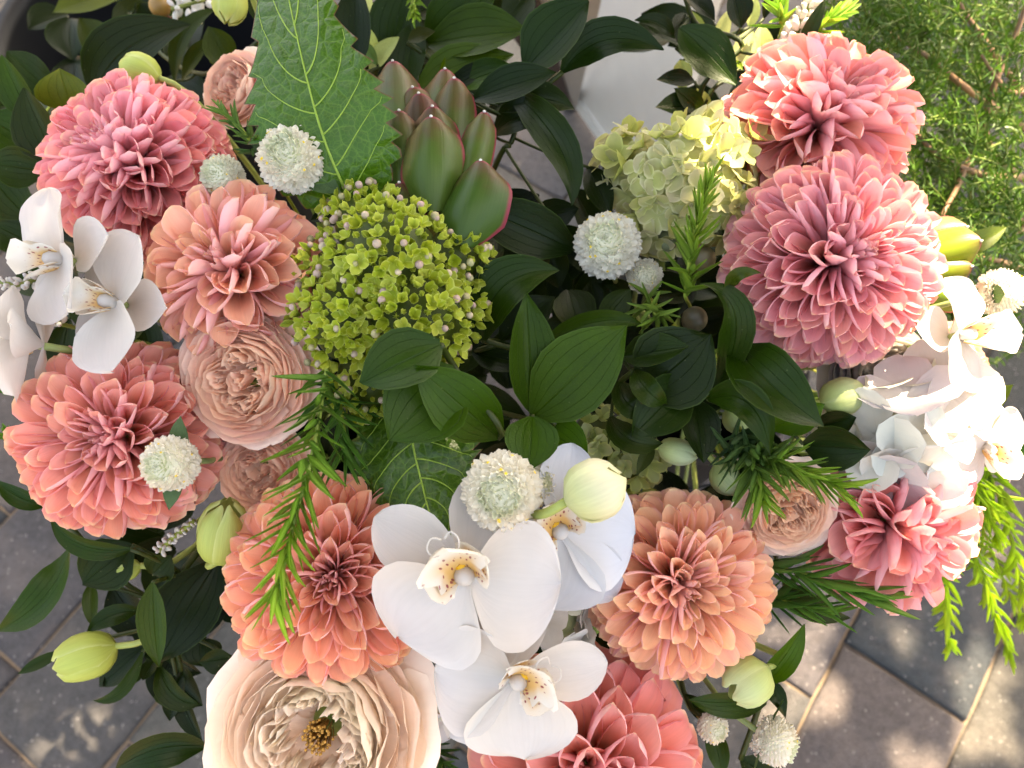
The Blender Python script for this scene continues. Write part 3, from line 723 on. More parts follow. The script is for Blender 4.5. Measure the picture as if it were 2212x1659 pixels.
def hydrangea(label, lobes, d, face, cols, kinds, n, fpx, seed=0, beads=0, core='4a5a1c', name='hydrangea', tmin=0.25, group='hydrangea heads', jitn=.35, stem=True, gap=.95):
    """lobes: (u, v, r px, depth offset); florets spread over the union of the lobes"""
    rr = random.Random(seed); u0 = sum(l[0] for l in lobes)/len(lobes); v0 = sum(l[1] for l in lobes)/len(lobes)
    n_ = N(*face); c0 = P(u0, v0, d)
    t = thing(name, label, 'hydrangea', Matrix.Translation(c0), group)
    ls = [(P(u, v, d + dz + px(r, d)*.4) - c0, px(r, d)) for u, v, r, dz in lobes]
    tot = sum(l[1]**2 for l in ls); pts = []; tries = 0
    def inside(p, skip):
        return any((p - c).length < r*.93 for k, (c, r) in enumerate(ls) if k != skip)
    fs = px(fpx, d)
    um, uM = min(l[0]-l[2] for l in lobes), max(l[0]+l[2] for l in lobes); vm, vM = min(l[1]-l[2] for l in lobes), max(l[1]+l[2] for l in lobes); ps = []
    while len(pts) < n and tries < n*40:
        tries += 1; u, v = rr.uniform(um, uM), rr.uniform(vm, vM); ray = (P(u, v, 1) - CP).normalized(); hit = None
        if any((u - a)**2 + (v - b_)**2 < (fpx*gap)**2 for a, b_ in ps): continue
        for k, (cc_, r) in enumerate(ls):
            w_ = CP - (cc_ + c0); bq = ray.dot(w_); di = bq*bq - (w_.dot(w_) - (r*1.0)**2)
            if di < 0: continue
            h = -bq - math.sqrt(di)
            if hit is None or h < hit[0]: hit = (h, k)
        if hit is None: continue
        p = CP + ray*hit[0] - c0; q = (p - ls[hit[1]][0]).normalized(); ps.append((u, v))
        pts.append((p + q*rr.uniform(-.08, .06)*ls[hit[1]][1], q))
    for k, (cc_, r) in enumerate(ls):      # the flanks that turn away from the camera
        for _ in range(max(2, n//30)):
            a = rr.uniform(0, 6.28); z = rr.uniform(-.25, .2); q = (CR*math.cos(a) + CU*math.sin(a))*math.sqrt(1 - z*z) - CF*z
            p = cc_ + q*r
            if not inside(p, k): pts.append((p, q))
    rest = []
    for i, (p, q) in enumerate(pts):
        kd = rr.choice(kinds); s = fs*rr.uniform(.75, 1.25)*(.8 if kd == 'bud' else 1)
        nv = (q + Vector((rr.uniform(-1, 1), rr.uniform(-1, 1), rr.uniform(-1, 1)))*jitn).normalized()
        m = Matrix.Translation(p) @ nv.to_track_quat('Z', 'Y').to_matrix().to_4x4() @ Matrix.Rotation(rr.uniform(0, 6.28), 4, 'Z') @ Matrix.Diagonal((s, s, s*rr.uniform(.9, 1.2), 1))
        random.seed(seed*77 + i); tp_ = white_florets() if kd == 'white' else floret_tpl(kd)
        if i < 300: obj('floret', rr.choice(tp_), t, m, jit(C(rr.choice(cols)), .10))
        else: rest.append((m, rr.choice(tp_)))
    if rest:
        V = []; Fc = []; U = []
        for m, tp_ in rest:
            b_ = len(V); V += [m @ x.co for x in tp_.vertices]; Fc += [tuple(b_ + y for y in f.vertices) for f in tp_.polygons]
            nv_ = len(tp_.vertices)//4; k_ = int(round(math.sqrt(nv_))); U += griduv(k_, k_)*4
        o_ = obj('florets', mesh('florets', V, Fc, rest[0][1].materials[0], U), t, None, C(cols[0])); o_['kind'] = 'stuff'
    nb = 0; tries = 0
    while nb < beads and tries < beads*40:
        tries += 1; k = rr.randrange(len(ls)); z = rr.uniform(-1, 1); a = rr.uniform(0, 6.28); q = Vector((math.sqrt(1-z*z)*math.cos(a), math.sqrt(1-z*z)*math.sin(a), z))
        if q.dot(-CF) < 0: continue
        p = ls[k][0] + q*ls[k][1]*1.02 + q*fs*.45
        if inside(p, k): continue
        s = px(rr.uniform(7, 10), d); nb += 1
        random.seed(nb + seed); obj('bead', sphere_mesh('bead', M['bead'], 1, 6, 9), t, Matrix.Translation(p) @ Matrix.Diagonal((s, s, s, 1)), jit(C(rr.choice(['b09a8c', 'a88f84', 'b4a48a', 'a49c74'])), .08))
    pr = []
    for c, r in ls:
        V = []; n1, m1 = 10, 14
        for i in range(n1+1):
            th = math.pi*i/n1; V += [c + Vector((math.sin(th)*math.cos(2*math.pi*j/m1), math.sin(th)*math.sin(2*math.pi*j/m1), math.cos(th)))*r*.80 for j in range(m1)]
        pr.append((V, gridf(n1+1, m1, 0, True)))
    v, f = merge(pr); co = obj('core', mesh('core', v, f, M['stem']), t, None, C(core)); co['kind'] = 'stuff'
    if stem: stem_to(t, c0 - n_*.03, -n_, .004, C('5f7436'))
    return t

# --- leaves and branches
def leaf_mesh(o, p0, p1, w, nrm, bend, fold, tw0, tw1, via=None, prof=LEAFP, nl=13, nw=7, mat='leaf', seed=0, cup=.25):
    L = (p1 - p0).length; pm = via if via is not None else (p0 + p1)/2 + nrm*bend*L
    tx = [q[0] for q in prof]; wx = [q[1] for q in prof]; V = []
    r = random.Random(seed); ph = r.uniform(0, 6.28)
    if via is not None: pm = via*2 - (p0 + p1)/2
    for i in range(nl):
        t = i/(nl-1); p = p0*(1-t)**2 + pm*(2*t*(1-t)) + p1*t*t; T = ((pm - p0)*(1-t) + (p1 - pm)*t).normalized()
        S = T.cross(nrm)
        if S.length < 1e-4: S = CR.copy()
        S.normalize(); Nn = S.cross(T)
        a = tw0 + (tw1 - tw0)*t; S, Nn = S*math.cos(a) + Nn*math.sin(a), Nn*math.cos(a) - S*math.sin(a)
        ww = w/2*prof_at(prof, t)
        for j in range(nw):
            s = -1 + 2*j/(nw-1)
            V.append(p - o + S*(s*ww) + Nn*(fold*abs(s)*ww + cup*s*s*ww + .04*w*math.sin(7*t + ph)*s*abs(s)))
    return grid('leaf', V, nl, nw, M[mat])
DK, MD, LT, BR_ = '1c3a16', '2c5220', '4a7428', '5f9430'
def branch(label, leaves, group='green foliage sprays', name='ruscus_branch', stem_col='3c5a24', rad=.0019, end=None, mat='leaf', cat='foliage', stem=True, prof=LEAFP, path=None):
    """leaves: dict(b=(u,v,d), t=(u,v,d), w=px, c=hex, bend, fold, tw=(a,b), via)"""
    o = P(*leaves[0]['b']); t = thing(name, label, cat, Matrix.Translation(o), group)
    for k, l in enumerate(leaves):
        b, e = P(*l['b']), P(*l['t']); d = (l['b'][2] + l['t'][2])/2
        tw = l.get('tw', (random.uniform(-.3, .3), random.uniform(-.3, .3)))
        me = leaf_mesh(o, b, e, px(l['w'], d)*l.get('wk', 1.2), -CF if 'n' not in l else N(*l['n']), l.get('bend', .10), l.get('fold', .22), tw[0], tw[1], P(*l['via']) if 'via' in l else None, l.get('prof', prof), mat=l.get('mat', mat), seed=k + int(l['b'][0]), cup=l.get('cup', .2))
        obj('leaf', me, t, None, jit(olive(C(l.get('c', MD))) if mat == 'leaf' and 'variegated' not in name else C(l['c']), .10))
    if stem:
        bs = [P(*l['b']) for l in leaves]; e = end if end is not None else to_bucket(bs[0])
        if path: main = [P(*q) for q in path]
        else:
            s_ = sorted(bs, key=lambda p: -(p - e).length); g = max(1, len(s_)//3)
            main = [s_[0]] + [sum(s_[k:k+g], Vector())/len(s_[k:k+g]) + CF*.004 for k in range(1, len(s_), g)]
        ch = catmull(main + [(main[-1] + e)/2 + Vector((0, 0, .02)), e], 6); prs = [tube([p - o for p in ch], rad, 6)]
        for p in bs:
            q = min(ch, key=lambda x: (x - p).length)
            if (q - p).length > .003: prs.append(tube([x - o for x in bez(q, (q + p)/2 + CF*.006, p, 6)], rad*.6, 5))
        v, f = merge(prs); obj('stem', mesh('stem', v, f, M['stem']), t, None, olive(C(stem_col)))
    return t
def L(b, t, w, c=MD, **k): return dict(b=b, t=t, w=w, c=c, **k)

# --- needle sprigs
ND = []
def needle_tpl():
    if not ND:
        for k in range(4):
            ND.append(grid('needle', strip(6, 3, [(0, .5), (.25, 1), (.6, .95), (.9, .5), (1, .05)], .9, .6, (.18, -.12, .3, .05)[k], 0, k), 6, 3, M['needle']))
    return ND
def sprig(label, pts, n, lpx, wpx, cols, spread=45, group='needle-leaved sprigs', joined=False, seed=0, rad=.0012, end=None, name='needle_sprig', scol='8a9a3a', fan=True, stem=True, parent=None, tuft=0):
    rr = random.Random(seed); W = [P(*p) for p in pts]; c = catmull(W, 8); o = W[0]
    t = parent or thing(name, label, 'sprig', Matrix.Translation(o), group)
    if parent: o = Vector(parent.matrix_world.translation)
    dm = sum(p[2] for p in pts)/len(pts); V = []; Fc = []; U = []
    for i in range(n):
        k = (i + rr.random())/n; 
        if tuft and i > n - tuft: k = 1 - rr.random()*.06
        x = k*(len(c)-1); j = min(len(c)-2, int(x)); p = c[j].lerp(c[j+1], x - j); T = (c[j+1] - c[j]).normalized()
        a = i*2.39996; A = T.orthogonal().normalized(); B = T.cross(A); rd = A*math.cos(a) + B*math.sin(a)
        sp = R(spread)*rr.uniform(.7, 1.25)*(1 - .55*k if fan else 1)
        Y = T*math.cos(sp) + rd*math.sin(sp); X = Y.cross(-CF)
        if X.length < .1: X = Y.cross(CU)
        X.normalize(); X = (X*math.cos(.6*rr.uniform(-1, 1)) + X.cross(Y)*math.sin(.6*rr.uniform(-1, 1))).normalized(); Z = X.cross(Y)
        Ln = px(lpx, dm)*rr.uniform(.65, 1.15)*(1 - .25*k); w = px(wpx, dm)/2*rr.uniform(.85, 1.15)
        m = Matrix.Translation(p - o) @ Matrix((X, Y, Z)).transposed().to_4x4() @ Matrix.Diagonal((w, Ln, Ln*.5, 1))
        cc = mixc(C(cols[0]), C(cols[1]), min(1, max(0, k + rr.uniform(-.2, .2))))
        if joined:
            tv = needle_tpl()[i % 4]; b = len(V)
            V += [m @ q.co for q in tv.vertices]; Fc += [tuple(b + y for y in f.vertices) for f in tv.polygons]
        else:
            random.seed(seed*13 + i); obj('needle', needle_tpl()[i % 4], t, m, jit(cc, .1))
    if joined:
        nd = obj('needles', mesh('needles', V, Fc, M['needle']), t, None, mixc(C(cols[0]), C(cols[1]), .5)); nd['kind'] = 'stuff'
    ch = [p for p in c]
    if stem:
        e = end if end is not None else to_bucket(W[0]); ch = catmull([e, (e + W[0])/2 + Vector((0, 0, .03)), W[0]], 5)[:-1] + ch
    v, f = tube([p - o for p in ch], rad, 6); obj('stem', mesh('stem', v, f, M['stem']), t, None, C(scol))
    return t

# --- serrated leaf
def toothed(label, pts, wpx, col, seed, tipc=None, n=None, curl=.25, teeth=12, right=1.0, left=1.0):
    W = [P(*p) for p in pts]; c = catmull(W, 24); o = W[0]; d = sum(p[2] for p in pts)/len(pts); rr = random.Random(seed)
    t = thing('toothed_leaf', label, 'leaf', Matrix.Translation(o), 'broad toothed leaves'); nl = len(c); nw = 17; V = []; fr = []
    nrm = N(*(n or (0, 0, 1)))
    for i, p in enumerate(c):
        k = i/(nl-1); T = (c[min(nl-1, i+1)] - c[max(0, i-1)]).normalized(); S = T.cross(nrm).normalized(); Nn = S.cross(T)
        w = px(wpx, d)/2*float(np.interp(k, [0, .06, .2, .4, .6, .8, .92, 1], [.12, .55, .92, 1.0, .86, .52, .22, .02])); fr.append((p, S, Nn, w))
        saw = ((k*teeth) % 1.0)
        for j in range(nw):
            s = -1 + 2*j/(nw-1); ew = w*(right if s > 0 else left)
            e = 1 + (.24*(1 - saw) - .08)*sm(.65, 1, abs(s))
            lat = math.sin((k*8 - abs(s)*2.2)*math.pi)
            V.append(p - o + S*(s*ew*e) + T*(.10*w*sm(.8, 1, abs(s))*(1 - saw)*0) + Nn*(curl*abs(s)**1.6*w*(-1) + .10*w*abs(s) + .022*w*lat*sm(.1, .5, abs(s)) + .03*w*math.sin(6*k + 3*s + seed)))
    bl = obj('blade', grid('blade', V, nl, nw, M['serrate']), t, None, C(col))
    def at(k, s):
        x = k*(nl-1); i = min(nl-2, int(x)); a = V[i*nw:(i+1)*nw]; b = V[(i+1)*nw:(i+2)*nw]; y = (s+1)/2*(nw-1); j = min(nw-2, int(y)); f = y-j; g = x-i
        return (a[j]*(1-f) + a[j+1]*f)*(1-g) + (b[j]*(1-f) + b[j+1]*f)*g + nrm*.0002
    v, f = tube([at(i/30, 0) for i in range(31)], [lerp(.0010, .0003, i/30) for i in range(31)], 6); obj('midrib', mesh('midrib', v, f, M['vein']), bl)
    for k in range(6):
        for sg in (-1, 1):
            k0 = .06 + k*.13 + (.03 if sg > 0 else 0)
            pts_ = [at(min(.99, k0 + .22*(x**1.3)), sg*x*.93) for x in [i/12 for i in range(13)]]
            v, f = tube(pts_, [lerp(.00055, .00018, i/12) for i in range(13)], 5); obj('vein', mesh('vein', v, f, M['vein']), bl)
    stem_to(t, c[0], (c[0] - c[3]).normalized(), .0022, C('6a7c38'))
    return t

# --- conebush (red-edged bracts)
CB = [(0, .45), (.15, .72), (.4, 1.0), (.62, 1.0), (.80, .96), (.90, .86), (.96, .70), (.99, .52), (1, .36)]
def conebush(label, bracts, foot, rad=.003):
    o = P(*foot); t = thing('conebush', label, 'flower', Matrix.Translation(o), 'red-edged conebushes')
    for k, l in enumerate(bracts):
        b, e = P(*l['b']), P(*l['t']); d = l['t'][2]
        me = leaf_mesh(o, b, e, px(l['w'], d)*1.28, -CF if 'n' not in l else N(*l['n']), l.get('bend', .12), l.get('fold', .0), *l.get('tw', (0, 0)), prof=CB, mat='conebract', nl=14, nw=9, seed=k, cup=l.get('cup', -.85))
        random.seed(k); br = obj('bract', me, t, None, jit(mixc(C(l.get('c', '4d6a24')), (0.012, 0.02, 0.002, 1), .5), .06))
        tip = e - o; obj('tip', sphere_mesh('tip', M['tinybell'], 1, 5, 7), br, Matrix.Translation(tip) @ Matrix.Diagonal((.0011, .0008, .0011, 1)))
    stem_to(t, o, CF, rad, C('6a6a34'))
    return t

# --- small white bell spikes
def bells(label, pts, n, bpx, seed=0, col='f0eee8', group='white flower spikes', end=None, spread=1.0, scol='6f7a3a', tipcol=None, name='flower_spike'):
    rr = random.Random(seed); W = [P(*p) for p in pts]; c = catmull(W, 6); o = W[0]; d = pts[0][2]
    t = thing(name, label, 'flower', Matrix.Translation(o), group)
    for i in range(n):
        k = (i + .5)/n; x = k*(len(c)-1); j = min(len(c)-2, int(x)); p = c[j].lerp(c[j+1], x-j); T = (c[j+1]-c[j]).normalized()
        a = i*2.39996; A = T.orthogonal().normalized(); rd = A*math.cos(a) + T.cross(A)*math.sin(a)
        s = px(bpx, d)*rr.uniform(.75, 1.2)*(1 - .45*k); dr = (rd + T*.5 + Vector((rr.uniform(-.3, .3),)*3)).normalized()
        q = p - o + rd*px(bpx, d)*1.3*spread*(1 - .5*k)
        obj('bell', BELL[i % 2], t, Matrix.Translation(q) @ dr.to_track_quat('Z', 'Y').to_matrix().to_4x4() @ Matrix.Diagonal((s*.55, s*.55, s, 1)), jit(C(col), .05))
    e = end if end is not None else to_bucket(W[0]); ch = catmull([e, (e + W[0])/2 + Vector((0, 0, .03)), W[0]], 5)[:-1] + c
    v, f = tube([p - o for p in ch], .0016, 6); obj('stem', mesh('stem', v, f, M['stem']), t, None, C(scol))
    return t
def bell_mesh(op):
    V = []; prof = [(.1, -1), (.6, -.7), (1, -.1), (.95, .5), (.6 + op*.5, .85), (.15 + op*.7, 1.05)]
    for r_, z in prof: V += [(r_*math.cos(2*math.pi*j/9)*(1 + .06*math.cos(3*2*math.pi*j/9)), r_*math.sin(2*math.pi*j/9), z) for j in range(9)]
    return mesh('bell', V, gridf(len(prof), 9, 0, True) + [tuple(range(9))[::-1], tuple(range(45, 54))], M['bells'])
M['bells'] = plain('bell_petal', None, 0.5, 0.3, 300.0, 0.08, 0.3)
BELL = [bell_mesh(0), bell_mesh(.5)]
# ================================================================== the flowers
dahlia('deep pink dahlia in the upper left below the black bucket', 308, 368, .475, 216, (-.28, .38, .88), ('e890a0', 'e06c80', 'e07078'), n=240, tint='ffb2b0', seed=1, roll=.3, eye=.6)
dahlia('peach dahlia with wide cupped petals beside the lime hydrangea', 518, 596, .445, 212, (-.22, .30, .92), ('f6c294', 'f4b490', 'f0a68e'), n=125, tint='ffc8ae', seed=2, wide=1.2, eye=.6, loose=.5)
dahlia('coral dahlia at the left edge with a small globe flower on it', 274, 943, .44, 236, (-.06, .02, 1), ('d8756e', 'e27c6c', 'e8937a'), n=200, tint='ffb8a6', seed=3, eye=.5)
dahlia('orange-peach dahlia left of the big white orchid', 726, 1240, .425, 254, (.06, .10, .99), ('e08060', 'f0986a', 'f2a67e'), n=200, tint='ffc0a0', seed=4, eye=.5)
dahlia('pale peach dahlia with a yellowish eye right of the orchids', 1458, 1252, .452, 222, (.10, .0, .99), ('f2bc88', 'f0ae88', 'ecaa92'), n=190, tint='ffd0a8', seed=5, eye=.48, wide=.9)
dahlia('salmon pink dahlia cut off by the bottom edge', 1265, 1648, .45, 275, (.02, .06, 1), ('e08070', 'dc7668', 'dd7a74'), n=100, tint='ffb8ac', seed=6, eye=.5, wide=1.45)
dahlia('large dusty pink ball dahlia at the right', 1782, 570, .43, 250, (.20, .10, .97), ('cc7c84', 'd07a7a', 'd28488'), n=260, cupto=106, tint='fab0b2', seed=7, eye=.66, wide=.92)
dahlia('salmon dahlia in the upper right above the dusty pink ball', 1758, 284, .48, 222, (.22, .52, .82), ('d68088', 'df7a70', 'd8726c'), n=160, tint='ffb4a8', seed=8, wide=1.15, loose=.6, eye=.55)
dahlia('ruffled coral dahlia at the lower right over the paving', 1908, 1122, .468, 206, (.45, -.25, .84), ('d4707a', 'e07a74', 'e08480'), n=120, tint='ffb0ac', seed=9, wide=1.35, loose=1.0, eye=.7)

rose('blush quartered garden rose under the peach dahlia', 522, 820, .425, 160, (-.12, -.12, .98), ('ffc4a6', 'ffc4ae', 'ffcdbc'), seed=1, shells=7, roll=.4)
rose('small blush rose half hidden behind the needle sprig', 562, 1020, .458, 106, (-.1, -.1, .98), ('ffbfa6', 'ffc4ae', 'ffcab8'), seed=2, shells=7)
rose('large cream garden rose with open stamens at the bottom edge', 685, 1592, .405, 258, (-.02, .10, .99), ('fff0da', 'ffd0ac', 'ffe4cc'), seed=3, shells=8, guard=7, quarters=6, folds=6, open_eye=True)
rose('small peach rose between the pale peach and coral dahlias', 1705, 1105, .445, 112, (-.05, -.25, .96), ('ffc49c', 'ffcfb4', 'ffdccb'), seed=4, shells=7)
rose('blush rose peeking out behind the big toothed leaf', 500, 185, .52, 92, (-.35, .1, .92), ('ffbca4', 'ffc8b0', 'ffceb8'), seed=5, shells=6)
rose('peach rose in full sun at the right edge', 2085, 775, .50, 96, (.45, .35, .82), ('f2c49a', 'f3caa6', 'f4d6bc'), seed=6, shells=6, quarters=3)
rose('pale blush rose beside the small peach rose at lower right', 1805, 1075, .49, 85, (.25, .15, .95), ('ffd0bc', 'ffd8c8', 'ffdccf'), seed=7, shells=5, quarters=3)
rose('white garden rose below the dusty pink ball dahlia', 1915, 815, .462, 140, (.1, .15, .98), ('cdc9bb', 'cfcbc3', 'd1cfc9'), seed=8, shells=7, mat='white')

# moth orchids
orchid('largest white moth orchid facing the camera at bottom centre', 1008, 1242, .392, 204, (0, -.05, 1), 290, 64, seed=1, sep=(1, 1, 1), cup=.05)
orchid('bluish white moth orchid behind the cream bud', 1210, 1150, .425, 168, (.1, .05, 1), 305, 50, seed=2, warm='c6cad2')
orchid('white moth orchid lowest of the centre spray', 1114, 1466, .396, 176, (.02, -.05, 1), 228, 52, seed=3, sep=(1, 1, 1), cup=.05)
orchid('white orchid seen from the side, topmost at the left edge', 140, 560, .43, 150, (-.58, .0, .82), 15, 72, seed=4, cup=.25, lk=.7)
orchid('white orchid with one broad raised petal beside the peach dahlia', 255, 655, .425, 145, (-.50, .10, .86), -8, 66, seed=5, cup=.2, lk=.7, petal_len=1.12)
orchid('white orchid turned away at the left edge', 72, 745, .43, 130, (-.80, -.05, .25), 10, 66, seed=6, cup=.2, lk=.7)
orchid('sunlit white orchid in profile at the right edge', 2070, 725, .445, 128, (.60, .1, .75), 175, 68, seed=7, cup=.1)
orchid('small white orchid at the right edge above drooping sprigs', 2125, 962, .46, 100, (.35, -.30, .85), 120, 66, seed=8, cup=.15)

# globe amaranths
globe('white globe flower in front of the big toothed leaf', 630, 345, .425, 74, (.02, .12, 1), 1, 230, leaves=2)
globe('greenish white small globe flower left of the larger one', 482, 382, .445, 48, (-.1, .0, 1), 2, 170, 'd6d4ba')
globe('white globe flower resting on the coral dahlia', 368, 1002, .40, 62, (-.12, -.02, 1), 3, 200, leaves=2)
globe('white globe flower above the largest orchid', 1084, 1060, .375, 90, (-.08, -.05, 1), 4, 260)
globe('white globe flower below the pale hydrangea', 1312, 530, .455, 74, (-.2, .1, .97), 5, 220, 'e0ddd0')
globe('globe flower tucked behind the one below the pale hydrangea', 1362, 500, .49, 56, (.2, .3, .9), 6, 170, 'd2d0c0')
globe('smallest greyish globe flower beside a needle sprig', 1392, 597, .475, 40, (.0, -.1, 1), 7, 150, 'cccab8')
globe('sunlit white globe flower in profile at the right edge', 2160, 632, .46, 52, (.85, .05, .3), 8, 190, leaves=2)
globe('white globe flower in profile at the bottom right over the paving', 1672, 1600, .45, 52, (.80, -.35, .35), 9, 190, leaves=2)
globe('white globe flower peeking out behind the one above the largest orchid', 1150, 1042, .43, 56, (.3, .1, .95), 10, 170)
globe('white globe flower mostly hidden by the salmon dahlia at the bottom', 1540, 1572, .47, 34, (.3, .1, .95), 11, 140)

# hydrangeas
hydrangea('lime green hydrangea head with tight cups and mauve beads', [(845, 560, 135, .0), (770, 690, 130, .005), (890, 690, 130, .0), (790, 490, 88, .015), (975, 560, 82, .02), (800, 810, 95, .02), (745, 600, 100, .02), (955, 670, 92, .015)], .425, (0, .1, 1), ('9caa30', 'a6b238', '909c28', 'b2ba4c'), ('cup', 'cup', 'bud', 'half'), 560, 26, 1, beads=110, core='3e4c10', gap=.62)
hydrangea('cream hydrangea head beside the upper right dahlias', [(1450, 390, 110, .0), (1540, 350, 95, .01), (1360, 370, 80, .02), (1440, 470, 80, .01), (1540, 440, 80, .0)], .475, (0, .3, .9), ('bdb78a', 'b4b07c', 'c4be98', 'a8a66c'), ('flat', 'flat', 'half'), 120, 42, 2, core='6a7030', gap=.62)
hydrangea('dull green hydrangea deep below the centre leaves', [(1290, 950, 75, .0), (1370, 1000, 55, .0)], .50, (0, .1, 1), ('a8b078', '98a468', 'b4ba88'), ('flat', 'half'), 46, 30, 3, core='4a5424', gap=.7)
hydrangea('white hydrangea with large round florets at the right', [(1935, 925, 110, .0), (2010, 870, 85, .01), (1870, 960, 70, .015)], .455, (.1, 0, 1), ('cfcdc8', 'cbcbca', 'd1cdc3'), ('white',), 13, 104, 4, core='b8bca0', jitn=.25, gap=.48)
hydrangea('white hydrangea florets behind the lowest orchid', [(1200, 1330, 60, .0), (945, 1520, 55, .01), (1215, 1380, 40, .0)], .455, (0, 0, 1), ('d0d0c2', 'cccdc2', 'd4d3c8'), ('white',), 22, 50, 5, core='8a906a', gap=.7)
hydrangea('pinkish white hydrangea florets above the ruffled coral dahlia', [(1880, 1030, 60, .0), (1945, 1010, 50, 0)], .485, (0, 0, 1), ('d8c2bc', 'dccac6'), ('white',), 12, 46, 6, core='8a8a60')

# buds
bud('large cream orchid bud beside the globe flower at the centre', 1220, 1085, 1348, 1030, .378, 134, 'dedab8', 1, .0, name='orchid_bud', mat='bud', stem_via=[(1165, 1112, .385), (1110, 1095, .42)], srad=.0026, n=3)
bud('green bud hanging far left over the paving', 252, 1395, 122, 1440, .50, 100, 'aebb5e', 2, .35, d1=.495, stem_via=[(300, 1388, .50), (350, 1360, .51)])
bud('small green bud above the one hanging far left', 304, 1222, 230, 1243, .50, 48, 'a2b060', 3, .0, stem_via=[(345, 1222, .505)])
bud('green bell bud between the coral and orange dahlias', 470, 1215, 490, 1085, .455, 105, 'b4c06a', 4, .2, d1=.44, stem_via=[(450, 1222, .47), (480, 1180, .5)])
bud('green curled bud above the upper left pink dahlia', 345, 170, 262, 140, .50, 76, 'b0bc66', 5, .2)
bud('yellow green bud at the top edge left of the toothed leaf', 505, -30, 490, 50, .52, 72, 'bcc468', 6, .1)
bud('pale green bud under the dusty pink ball dahlia', 1772, 872, 1866, 840, .45, 82, 'b9c68c', 7, .15, stem_via=[(1720, 870, .46)])
bud('pale green bud over the needle tuft right of centre', 1575, 875, 1612, 935, .465, 62, 'b6c68e', 8, .1)
bud('pale green bud low in the dark leaves at centre right', 1420, 965, 1505, 985, .465, 58, 'bccaa0', 9, .2)
bud('tiny pale bud beside the needle tuft', 1715, 940, 1738, 975, .46, 34, 'b8c48c', 10)
bud('open pale green bell bud at lower right beside the pale peach dahlia', 1660, 1440, 1575, 1500, .455, 105, 'c0cb90', 11, .5, stem_via=[(1690, 1420, .48), (1600, 1380, .5)])
bud('pale green bud below the needle tuft', 1545, 1000, 1600, 1060, .475, 76, 'b2c296', 12, .35)

# conebushes
conebush('green conebush with red-edged bracts behind the lime hydrangea', [
    L((856, 406, .47), (848, 131, .50), 100, '6a8050', bend=.05), L((926, 406, .48), (891, 188, .49), 100, '7c8a30', bend=.08),
    L((936, 406, .48), (961, 148, .50), 85, '5a6c28'), L((961, 406, .47), (981, 168, .485), 85, '4e6020'),
    L((916, 416, .47), (904, 201, .475), 90, '5a4a2c'), L((866, 426, .455), (862, 238, .46), 80, '506a2a'),
    L((946, 426, .455), (934, 229, .46), 88, '4a6424'), L((931, 456, .44), (931, 251, .445), 112, '55752a', bend=.16),
    L((996, 456, .45), (1046, 241, .465), 62, '567028'), L((986, 526, .43), (1038, 346, .44), 120, '3f6420', bend=.18, tw=(.1, .3)),
    L((886, 506, .445), (862, 394, .45), 66, '4a5a24')], (931, 466, .48))
conebush('sunlit lime conebush with crimson edges at the right edge', [
    L((1960, 560, .50), (2120, 520, .485), 75, '9fb432'), L((1960, 590, .50), (2100, 575, .49), 60, '97ae34'), L((1965, 610, .505), (2095, 650, .50), 55, '86a038'), L((1960, 520, .51), (2090, 490, .5), 60, '8fae60')], (1950, 570, .51), .002)

# toothed leaves
toothed('broad toothed leaf standing up at top centre left', [(765, 450, .455), (700, 300, .432), (650, 120, .432), (585, -190, .46)], 290, '32580a', 1, n=(-.15, .15, 1), curl=.2)
toothed('broad toothed leaf pointing down onto the orange-peach dahlia', [(880, 820, .46), (890, 950, .435), (915, 1060, .425), (946, 1172, .405)], 270, '30520a', 2, n=(0, -.1, 1), curl=.3)

# ------------------------------------------------------------------ ruscus and other leaves
branch('ruscus spray of three upright oval leaves at the centre', [
    L((1150, 900, .445), (1355, 702, .425), 142, '41702a', bend=.09, tw=(.1, .25), fold=.12), L((1152, 892, .45), (1137, 632, .42), 96, '35621f', bend=.05, fold=.35, tw=(-.35, -.15)),
    L((1150, 900, .44), (1142, 1018, .425), 100, '41782a', bend=.10, tw=(.1, .0), fold=.12), L((1175, 915, .455), (1270, 1000, .44), 80, '4c8a26', bend=.05, tw=(0, .2))])
branch('ruscus spray of round glossy leaves over the lime hydrangea', [
    L((1078, 946, .425), (896, 788, .388), 116, '3d6e2a', bend=.12, tw=(.05, -.1), fold=.10), L((985, 800, .415), (840, 952, .398), 160, '3f7030', bend=.12, tw=(0, 0), fold=.08),
    L((952, 745, .402), (779, 828, .388), 120, '2c5c1e', bend=.22, tw=(-.2, -.4), fold=.15)])
branch('curved dark ruscus leaves above the centre spray', [
    L((1045, 735, .465), (1208, 584, .45), 92, '2a5220', via=(1085, 620, .445), tw=(.3, .0)), L((1160, 755, .47), (1390, 702, .45), 42, '3a6428', via=(1280, 697, .45)),
    L((1300, 700, .475), (1362, 624, .47), 52, '33502c'), L((1080, 740, .49), (1200, 640, .48), 80, DK), L((1020, 760, .49), (1150, 790, .48), 60, DK)])
branch('dark ruscus leaves curling right of the centre spray', [
    L((1385, 850, .455), (1535, 722, .44), 160, '24461c', bend=.14, fold=.1), L((1345, 770, .455), (1490, 748, .435), 62, '2c5022', bend=.08, fold=.5), L((1370, 800, .45), (1440, 872, .44), 46, '2e5424', via=(1400, 845, .43)),
    L((1335, 820, .46), (1412, 884, .45), 46, '284a1e', via=(1360, 875, .44)), L((1480, 820, .455), (1364, 944, .44), 100, '22441e', bend=.15), L((1320, 900, .46), (1432, 957, .445), 50, '28491f', via=(1360, 950, .44)),
    L((1410, 955, .47), (1375, 1026, .46), 26, '4e6a68')])
